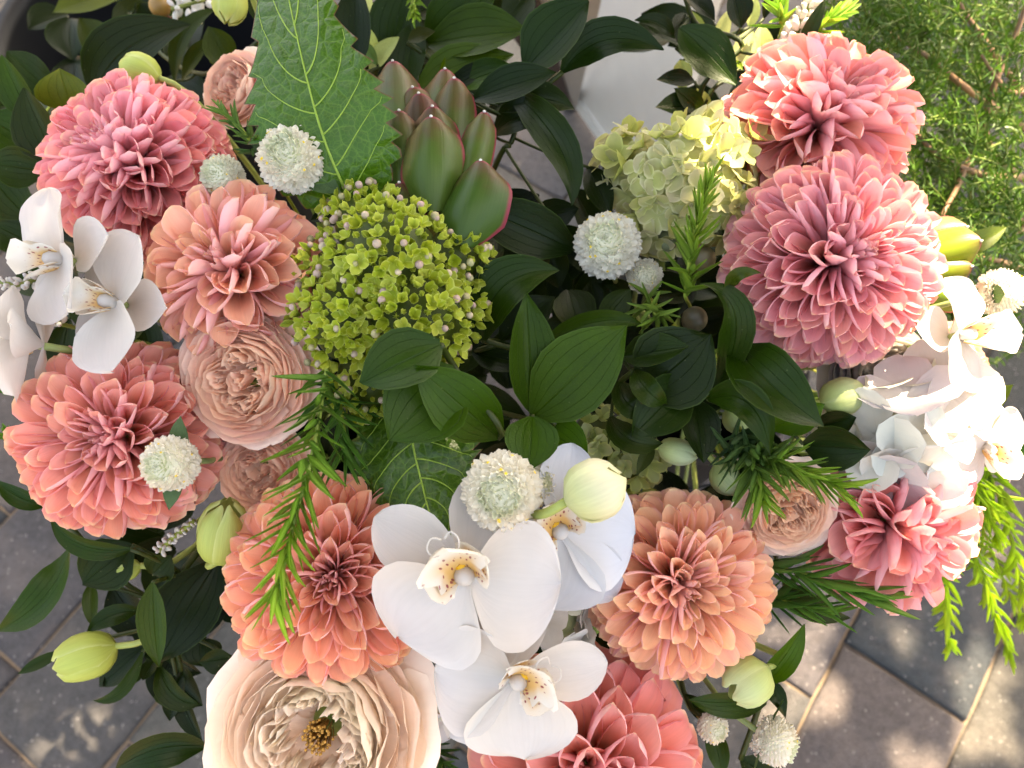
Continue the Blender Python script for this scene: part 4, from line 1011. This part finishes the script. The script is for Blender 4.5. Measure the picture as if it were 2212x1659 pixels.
branch('twisted ruscus leaves under the dusty pink ball dahlia', [
    L((1547, 845, .455), (1512, 612, .415), 62, '30542a', via=(1590, 690, .42), tw=(.9, -.7)), L((1572, 640, .43), (1644, 590, .405), 26, '4a6a4a', via=(1590, 596, .405)),
    L((1590, 745, .45), (1780, 921, .405), 106, '29501a', via=(1665, 830, .41), tw=(-.4, .2)), L((1528, 862, .44), (1664, 985, .405), 66, '2c5220', via=(1618, 872, .41), tw=(.3, -.6)),
    L((1662, 925, .455), (1782, 872, .44), 62, '4f8a2a'), L((1735, 960, .45), (1882, 972, .43), 82, '23482a', bend=.1), L((1765, 920, .455), (1850, 902, .44), 52, '1f4226'),
    L((1675, 850, .46), (1720, 798, .45), 30, '4a6f45'), L((1495, 860, .46), (1520, 1000, .445), 74, '24461c', bend=.12), L((1530, 800, .47), (1480, 900, .46), 90, DK)])
branch('dark ruscus spray reaching right over the pale ground at top centre', [
    L((1135, 150, .50), (1272, 2, .48), 112, '23481e', bend=.08, tw=(.35, .1)), L((1215, 155, .50), (1434, 108, .475), 72, '1e4020', via=(1310, 85, .48)), L((1020, 216, .50), (1205, 156, .485), 66, '1f4122', bend=.12),
    L((985, 188, .52), (1110, 142, .51), 54, '2e5a34'), L((1055, 238, .52), (1242, 236, .505), 60, '2c4a38', via=(1150, 212, .50)), L((1065, 292, .52), (1190, 266, .51), 62, '1e3c22', via=(1130, 250, .50)),
    L((1093, 188, .51), (1235, 445, .47), 66, '22442a', via=(1205, 310, .475), tw=(-.5, .3)), L((1272, 362, .50), (1320, 470, .485), 50, '1e3a24'), L((1238, 540, .48), (1005, 441, .455), 96, '1d3e28', bend=.14, tw=(.1, .3)),
    L((1090, 480, .52), (1165, 420, .51), 76, '142a1c'), L((1150, 480, .52), (1250, 450, .51), 60, '1c3820'), L((960, 200, .52), (1090, 130, .515), 40, '16301a'), L((1150, 270, .51), (1205, 290, .50), 14, '6a7c58')])
branch('broad mid green leaves at the top edge behind the conebush', [
    L((925, 95, .56), (1142, 66, .54), 100, '3c661c', bend=.08), L((900, 195, .55), (1110, 118, .545), 92, '4c7a26', bend=.08), L((922, 90, .57), (1075, -20, .55), 96, '33601a'), L((840, 130, .57), (880, -40, .55), 96, '2a5216'),
    L((870, 200, .56), (905, 40, .555), 70, '2c5018'), L((880, 90, .545), (940, 68, .54), 30, '4a5a24'), L((950, 180, .545), (962, 122, .53), 10, '6a9a3a'), L((765, 160, .54), (770, -40, .53), 70, '1e3c1e')])
VAR = 'cfd48a'
branch('cream variegated leaves at the top edge right of the toothed leaf', [
    L((800, 150, .56), (862, 80, .55), 36, 'b8c472'), L((810, 140, .565), (775, 45, .555), 42, 'c4cc70'), L((815, 140, .555), (782, 85, .55), 22, '5a7a3a'), L((790, 40, .57), (780, -30, .56), 40, VAR), L((850, 60, .575), (830, -20, .57), 34, VAR)], name='variegated_branch')
branch('dark pointed leaves above the upper right dahlia', [
    L((1470, 60, .54), (1592, 186, .52), 78, '2e5a22', bend=.08), L((1478, -10, .54), (1545, 46, .53), 40, '1a3018'), L((1600, 60, .54), (1580, -30, .53), 52, '1c341c'), L((1455, 80, .55), (1371, 44, .54), 32, '20401c', via=(1420, 50, .54)),
    L((1500, 175, .55), (1418, 172, .54), 34, '1c3820'), L((1510, 235, .55), (1415, 232, .54), 50, '24442a'), L((1530, 60, .55), (1560, 140, .54), 28, '1c3018'), L((1520, 250, .55), (1455, 190, .54), 40, '3c5a34'), L((1480, 30, .555), (1462, 90, .55), 40, '24401e'),
    L((1718, 125, .52), (1784, -5, .50), 27, '2c4a2c'), L((1585, 130, .53), (1604, 152, .525), 12, '6c9a40'), L((1650, 40, .54), (1670, -30, .53), 20, '2a3a20')])
branch('cream variegated leaves catching sun above the cream hydrangea', [
    L((1590, 150, .56), (1625, 60, .55), 40, 'd2d69a'), L((1640, 150, .56), (1645, 50, .55), 42, VAR), L((1500, 100, .57), (1495, 25, .56), 40, '9aa858'), L((1540, 110, .57), (1575, 20, .56), 30, VAR), L((1530, 160, .57), (1500, 90, .56), 38, 'b4b870'),
    L((1620, 60, .56), (1630, -10, .55), 26, VAR), L((1470, 130, .57), (1475, 200, .57), 36, 'aab060'), L((1520, 250, .57), (1505, 190, .56), 32, 'c0c478')], name='variegated_branch')
branch('bright green leaf tips right of the upper right dahlia', [L((1875, 172, .52), (1919, 102, .505), 34, '5c9434', fold=.4), L((1895, 200, .52), (1926, 174, .51), 24, '9aae60')])
# upper left, inside the black bucket
inT = lambda: Vector((cT.x + random.uniform(-.05, .05), cT.y + random.uniform(-.05, .05), .36))
branch('grey green leaves sticking out of the black bucket at top left', [
    L((300, -25, .72), (113, 28, .70), 66, '6f8a5c'), L((262, 140, .72), (171, 38, .70), 62, '47603f'), L((245, 65, .74), (325, 8, .72), 50, '4a6038'), L((378, 175, .62), (468, 18, .60), 36, '47644a', via=(400, 75, .60)), L((393, 175, .62), (458, 78, .60), 32, '52705a'),
    L((497, 145, .60), (450, 57, .585), 58, '4a6a30'), L((485, 140, .61), (462, 100, .60), 40, '6a8034'), L((420, 40, .66), (350, -20, .65), 60, '3a5830'), L((590, 60, .6), (560, -30, .6), 60, '2c4a20')], end=inT())
branch('large dark leaf arching behind the upper left pink dahlia', [L((205, 210, .58), (412, 52, .56), 104, '2a4220', via=(270, 110, .56), fold=.1), L((215, 225, .60), (300, 180, .59), 80, '2a4420')], end=inT(), name='broad_leaf')
branch('broad green leaves at the left edge above the pink dahlia', [
    L((75, 265, .52), (3, 118, .50), 62, '3c6a24'), L((118, 205, .58), (14, 110, .56), 70, '2c4c28'), L((160, 245, .52), (129, 147, .505), 94, '7d9a72', bend=.08), L((130, 360, .52), (52, 190, .50), 96, '2e4a1a'), L((100, 330, .53), (-30, 250, .52), 92, '3a6a1e'),
    L((100, 370, .52), (-25, 355, .51), 74, '31561c'), L((60, 470, .53), (-20, 380, .52), 86, '33581e'), L((80, 530, .54), (-20, 480, .53), 70, '2f5220'), L((60, 430, .55), (-20, 430, .54), 50, '203c18'), L((110, 600, .53), (30, 620, .525), 60, '36582a'), L((150, 690, .54), (130, 830, .54), 50, '2c4a22'), L((165, 700, .54), (185, 600, .53), 40, '3c5a2c')], end=to_bucket(cL))
# lower left over the paving
branch('long dark leaves trailing over the paving at lower left', [
    L((152, 1182, .50), (-12, 1365, .49), 66, '33602e', via=(95, 1290, .485), tw=(-.6, .4)), L((282, 1186, .48), (110, 1122, .47), 42, '2f5a22', via=(180, 1178, .47)), L((285, 1178, .50), (178, 1262, .49), 100, '26461c'), L((198, 1255, .51), (202, 1356, .505), 28, '4a6e3a'),
    L((305, 1318, .51), (188, 1368, .50), 36, '26481c', via=(240, 1330, .50)), L((135, 1405, .52), (38, 1456, .51), 22, '2c5020'), L((330, 1258, .485), (343, 1440, .47), 56, '44703a', bend=.06), L((470, 1212, .52), (342, 1432, .505), 118, '1e3a14'),
    L((308, 1408, .51), (199, 1513, .50), 24, '345a2c', via=(265, 1490, .50)), L((335, 1425, .52), (308, 1470, .51), 30, '27451e'), L((345, 1440, .52), (432, 1522, .51), 46, '2a4a1a', via=(375, 1500, .51)), L((392, 1450, .53), (367, 1557, .52), 42, '1e3a16'),
    L((385, 1490, .53), (436, 1600, .52), 40, '1e3a18'), L((445, 1380, .53), (450, 1440, .525), 80, '24421a'), L((500, 1420, .52), (430, 1430, .515), 46, '2a4c1a'), L((330, 1240, .50), (370, 1200, .5), 60, '2c4a1c')], rad=.0026, path=[(350, 1350, .515), (385, 1270, .52), (425, 1195, .525)])
branch('dark leaf at the bottom edge left of the cream rose', [L((445, 1612, .48), (248, 1664, .47), 66, '1f4420', via=(340, 1618, .465))])
branch('narrow leaf at the left edge below the coral dahlia', [L((105, 1088, .50), (-8, 1036, .49), 36, '2c5a24', via=(45, 1075, .49)), L((380, 1310, .54), (400, 1500, .55), 14, '4a5a26')])
# lower right
branch('bright green leaf pointing up at lower right beside the bell bud', [L((1648, 1475, .47), (1738, 1348, .445), 48, '4c8228', fold=.4), L((1645, 1480, .48), (1697, 1552, .47), 34, '24481c', via=(1675, 1500, .47)), L((1655, 1515, .48), (1488, 1512, .47), 54, '40684a'), L((1535, 1560, .49), (1562, 1680, .48), 40, '3a6238'),
    L((1600, 1640, .5), (1700, 1690, .49), 60, '2c4a24'), L((1480, 1500, .5), (1560, 1560, .5), 40, '2a4c20')])
branch('dark leaf tip under the ruffled coral dahlia', [L((1690, 1250, .52), (1836, 1334, .51), 48, '3a5626', via=(1750, 1310, .51))])
branch('green leaves at the right edge above the drooping sprigs', [L((2060, 900, .52), (2190, 830, .51), 46, '7fa640'), L((2090, 930, .53), (2240, 990, .52), 56, '2f6a3a'), L((2060, 880, .53), (2150, 905, .52), 36, '5a8038'), L((2030, 560, .55), (2175, 490, .55), 40, '8ab09a')])
# deep filler sprays
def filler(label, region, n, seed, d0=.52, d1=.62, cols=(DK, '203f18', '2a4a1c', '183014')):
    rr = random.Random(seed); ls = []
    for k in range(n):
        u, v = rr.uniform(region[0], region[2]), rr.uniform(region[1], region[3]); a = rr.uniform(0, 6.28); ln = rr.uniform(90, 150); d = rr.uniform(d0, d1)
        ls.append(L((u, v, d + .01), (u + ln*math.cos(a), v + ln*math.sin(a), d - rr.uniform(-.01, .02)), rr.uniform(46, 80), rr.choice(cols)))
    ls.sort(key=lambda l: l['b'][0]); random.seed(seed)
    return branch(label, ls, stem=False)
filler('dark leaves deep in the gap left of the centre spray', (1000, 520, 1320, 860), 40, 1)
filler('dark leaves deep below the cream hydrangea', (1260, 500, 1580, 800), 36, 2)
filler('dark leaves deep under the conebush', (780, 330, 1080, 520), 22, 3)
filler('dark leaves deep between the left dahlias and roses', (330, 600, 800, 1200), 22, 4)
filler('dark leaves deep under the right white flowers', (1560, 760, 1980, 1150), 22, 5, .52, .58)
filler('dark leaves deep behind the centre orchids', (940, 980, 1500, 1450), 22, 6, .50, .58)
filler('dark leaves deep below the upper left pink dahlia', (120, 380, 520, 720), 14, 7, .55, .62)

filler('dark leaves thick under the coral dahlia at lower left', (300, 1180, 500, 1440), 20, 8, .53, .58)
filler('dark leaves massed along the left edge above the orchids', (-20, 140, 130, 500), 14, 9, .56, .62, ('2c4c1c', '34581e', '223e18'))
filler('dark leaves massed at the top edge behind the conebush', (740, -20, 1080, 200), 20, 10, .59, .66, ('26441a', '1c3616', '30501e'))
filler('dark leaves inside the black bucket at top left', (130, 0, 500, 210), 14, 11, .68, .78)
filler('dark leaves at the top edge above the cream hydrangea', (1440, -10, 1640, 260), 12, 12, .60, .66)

# ------------------------------------------------------------------ needle sprigs
sprig('needle sprig hanging down across the orange-peach dahlia', [(705, 800, .41), (690, 900, .395), (668, 1010, .385), (640, 1110, .38), (618, 1200, .375), (600, 1285, .375)], 88, 128, 6, ('547e30', '98c044'), 66, seed=1, scol='8ea04a')
sprig('needle sprig behind the blush rose above the orange-peach dahlia', [(720, 820, .45), (740, 900, .43), (745, 980, .425)], 34, 120, 6, ('3c6a32', '5c8a38'), 66, seed=12)
sprig('feathery needle tuft right of the dark centre leaves', [(1560, 980, .46), (1620, 985, .44), (1690, 1000, .425), (1800, 1045, .415)], 75, 110, 6.5, ('4a6a42', '86ac3c'), 66, seed=2)
sprig('needle tuft hanging over the pale green bud', [(1600, 930, .45), (1620, 1000, .435), (1640, 1070, .425)], 60, 110, 6.5, ('466642', '82a83c'), 68, seed=3)
sprig('upright needle sprig over the cream hydrangea', [(1480, 640, .45), (1490, 560, .435), (1505, 480, .43), (1530, 405, .43)], 48, 92, 8, ('62822a', '88a83a'), 52, seed=4)
sprig('small needle rosette in the dark leaves at centre right', [(1400, 640, .475), (1410, 665, .455), (1420, 685, .45)], 22, 80, 9, ('6c8a3c', '7a963c'), 85, seed=5, fan=False)
sprig('small needle sprig between the pink dahlia and the toothed leaf', [(575, 345, .46), (530, 290, .44), (480, 240, .44)], 30, 66, 7, ('4a6a3a', '6a8c3c'), 55, seed=6)
sprig('needle sprig reaching right below the small peach rose', [(1640, 1215, .475), (1720, 1235, .465), (1800, 1260, .46), (1872, 1282, .455)], 34, 130, 6, ('4c7a34', '6c9c40'), 36, seed=7)
sprig('needle sprig below the other one left of the ruffled dahlia', [(1640, 1290, .48), (1700, 1300, .475), (1770, 1315, .47)], 24, 105, 6.5, ('3c6a2c', '649238'), 45, seed=8)
for k, (pts, n_, lb) in enumerate([
    ([(2060, 1010, .56), (2090, 1140, .60), (2130, 1270, .64), (2172, 1395, .66)], 80, 'longest drooping lime sprig at the right edge over the paving'),
    ([(2020, 1150, .56), (2035, 1260, .60), (2048, 1385, .64)], 52, 'short drooping lime sprig below the ruffled coral dahlia'),
    ([(2090, 1000, .56), (2120, 1080, .58), (2150, 1150, .60)], 46, 'sunlit lime sprig tip below the small right orchid'),
    ([(2130, 1000, .58), (2180, 1150, .64), (2215, 1330, .68)], 52, 'drooping sprig cut off by the right edge'),
    ([(2070, 1000, .6), (2150, 1210, .68), (2200, 1330, .72)], 44, 'thin drooping sprig behind the longest one')]):
    sprig(lb, pts, n_, 84, 6.5, ('7a9e30', 'b4d23c'), 40, seed=20 + k, scol='8a8a3a', tuft=10)
sprig('bright needle tip at the top edge above the white bells', [(1690, 60, .52), (1680, 20, .51), (1690, -20, .51)], 22, 62, 10, ('7aa83a', 'a6d050'), 50, seed=30)
sprig('bright needle tip right of the white bells', [(1760, 75, .52), (1790, 45, .51), (1825, 25, .51)], 20, 58, 10, ('8ab83a', 'b0d860'), 40, seed=31)
sprig('small green tuft at the left edge beside the coral dahlia', [(80, 970, .50), (50, 955, .495), (20, 940, .49)], 40, 40, 8, ('3c6a24', '5c8a2c'), 60, seed=32)
sprig('small dark tuft at the left edge above the coral dahlia', [(90, 860, .50), (55, 850, .495), (22, 842, .49)], 40, 34, 9, ('2c5a20', '447a26'), 60, seed=33)
sprig('needle sprig at the bottom edge between the rose and the salmon dahlia', [(930, 1600, .47), (955, 1650, .46), (975, 1700, .46)], 40, 60, 8, ('2a4a22', '4a6a2c'), 60, seed=34)
sprig('tiny needle tuft at the top edge above the conebush', [(895, -20, .54), (895, 15, .535), (898, 40, .53)], 24, 36, 7, ('5a7a20', '7a9a2c'), 60, seed=35)

# white bell spikes
bells('sunlit spike of white bells at the top right', [(1690, 130, .53), (1715, 85, .52), (1735, 40, .515), (1760, -5, .51)], 46, 17, 1, 'dcd5cc')
bells('second spike of white bells just left of the upper right dahlia', [(1730, 150, .53), (1755, 110, .525), (1775, 70, .52)], 26, 16, 2, 'dcd5cc')
bells('spike of white buds under the coral dahlia', [(345, 1190, .475), (375, 1160, .465), (420, 1125, .46)], 44, 8, 3, 'cfc9c4', scol='6f7a2c')
bells('greyish white bells at the left edge behind the orchids', [(85, 600, .50), (40, 615, .49), (0, 610, .485)], 26, 11, 4, 'd9d6d2')
bells('greyish white bells between the left orchids', [(130, 700, .50), (100, 680, .49), (85, 660, .485)], 16, 10, 5, 'cfcbc8')
bells('small white spike in the dark leaves right of centre', [(1550, 880, .475), (1560, 840, .465), (1570, 805, .46)], 24, 9, 6, 'dcdcda')
bells('spike of tiny buds behind the needle tuft', [(1540, 930, .475), (1550, 895, .47), (1555, 865, .465)], 24, 8, 7, 'b9bab0')
bells('white petals cluster at the top edge beside the berries', [(440, 0, .62), (405, 10, .61), (370, 20, .605)], 14, 20, 8, 'e4e2dc', end=inT())

# berries
for k, (u, v, r_, c_, lb) in enumerate([(345, 14, 22, '8a6a34', 'ochre berry at the top edge'), (322, 64, 24, '6e4436', 'russet berry below the ochre one')]):
    t = thing('berry', lb + ' in front of the black bucket', 'berry', Matrix.Translation(P(u, v, .62)), 'brown berries')
    s = px(r_, .62); obj('fruit', sphere_mesh('fruit', M['berry'], 1, 12, 18), t, Matrix.Diagonal((s, s, s*1.05, 1)), C(c_))
    v_, f_ = tube([Vector((0, 0, -s*.9)), P(380, 45, .64) - P(u, v, .62), inT() - P(u, v, .62)], .0012, 6); obj('stalk', mesh('stalk', v_, f_, M['stem']), t, None, C('6a3a34'))

# brown seed pods among the right leaves
for k, (u, v, r_, lb) in enumerate([(1440, 520, 24, 'small grey green seed pod beside the upright needle sprig'), (1520, 560, 26, 'brownish seed pod left of the dusty pink ball dahlia'), (1500, 690, 28, 'dark seed pod under the twisted leaf')]):
    t = thing('seed_pod', lb, 'seed pod', Matrix.Translation(P(u, v, .485)), 'round seed pods')
    s = px(r_, .485); obj('pod', sphere_mesh('fruit', M['berry'], 1, 12, 18), t, Matrix.Diagonal((s, s, s*1.1, 1)), C(('6d7458', '6e6448', '4e4a38')[k])); stem_to(t, P(u, v, .485), CF, .0014, C('4a5a2c'))

# ------------------------------------------------------------------ feathery shrub at the top right
sh = thing('feathery_shrub', 'fine needle-leaved shrub filling the top right behind the dahlias', 'shrub', Matrix.Translation(G(2300, 420)))
so = sh.matrix_world.translation
brs = [[(2230, 520, .95), (2120, 350, .72), (2060, 420, .62), (1990, 560, .60)], [(2260, 420, .95), (2130, 300, .70), (2200, 60, .64), (2240, -40, .62)], [(2230, 500, .9), (2050, 480, .68), (1950, 430, .64), (1900, 380, .64)],
       [(2250, 300, .9), (2100, 200, .70), (2000, 120, .66), (1900, 60, .66)], [(2250, 250, .9), (2150, 120, .70), (2080, 20, .66), (2050, -40, .64)], [(2260, 600, .9), (2140, 560, .68), (2060, 560, .62)], [(2260, 380, .9), (2140, 380, .68), (2020, 330, .64), (1960, 250, .64)], [(2260, 160, .9), (2190, 200, .68), (2120, 120, .62)]]
prs = []
for b in brs: prs.append(tube([p - so for p in catmull([P(*q) for q in b], 6)], [lerp(.004, .0012, i/(6*(len(b)-1))) for i in range(6*(len(b)-1) + 1)], 6))
for k, q in enumerate(prs): obj('branch', mesh('branch', q[0], q[1], M['stem']), sh, None, C('7c5f48'))
rr = random.Random(5); twigs = []
for k in range(620):
    u, v = rr.uniform(1800, 2230), rr.uniform(-20, 760)
    if u < 1960 and v > 150: continue
    if u < 1860 and rr.random() < .5: continue
    if v > 520 and u < 2060: continue
    d = rr.uniform(.60, .86); a = R(rr.uniform(35, 200)); ln = rr.uniform(60, 120)
    twigs.append(((u, v, d), (u + ln*.5*math.cos(a), v - ln*.5*math.sin(a), d - .01), (u + ln*math.cos(a + .2), v - ln*math.sin(a + .2), d - .03)))
V = []; Fc = []; prs = []
for k, tw in enumerate(twigs):
    c = catmull([P(*q) for q in tw], 5); prs.append(tube([p - so for p in c], .0008, 4)); n_ = 34; dm = tw[0][2]
    for i in range(n_):
        x = (i + rr.random())/n_*(len(c)-1); j = min(len(c)-2, int(x)); p = c[j].lerp(c[j+1], x - j); T = (c[j+1] - c[j]).normalized(); a = i*2.39996
        A = T.orthogonal().normalized(); rd = A*math.cos(a) + T.cross(A)*math.sin(a); sp = R(rr.uniform(30, 60)); Y = T*math.cos(sp) + rd*math.sin(sp)
        X = Y.cross(Vector((rr.uniform(-1, 1), rr.uniform(-1, 1), rr.uniform(-1, 1)))).normalized(); Z = X.cross(Y); l_ = rr.uniform(.008, .016); w = rr.uniform(.0007, .0012); b = len(V)
        q = p - so; V += [q - X*w*.5, q + X*w*.5, q + Y*l_*.55 + X*w + Z*l_*.06, q + Y*l_*.55 - X*w + Z*l_*.06, q + Y*l_]
        Fc += [(b, b+1, b+2, b+3), (b+3, b+2, b+4)]
nd = obj('needles', mesh('needles', V, Fc, M['needle']), sh, None, C('42641f')); nd['kind'] = 'stuff'
v, f = merge(prs); tw = obj('twigs', mesh('twigs', v, f, M['stem']), sh, None, C('6a7a3a')); tw['kind'] = 'stuff'
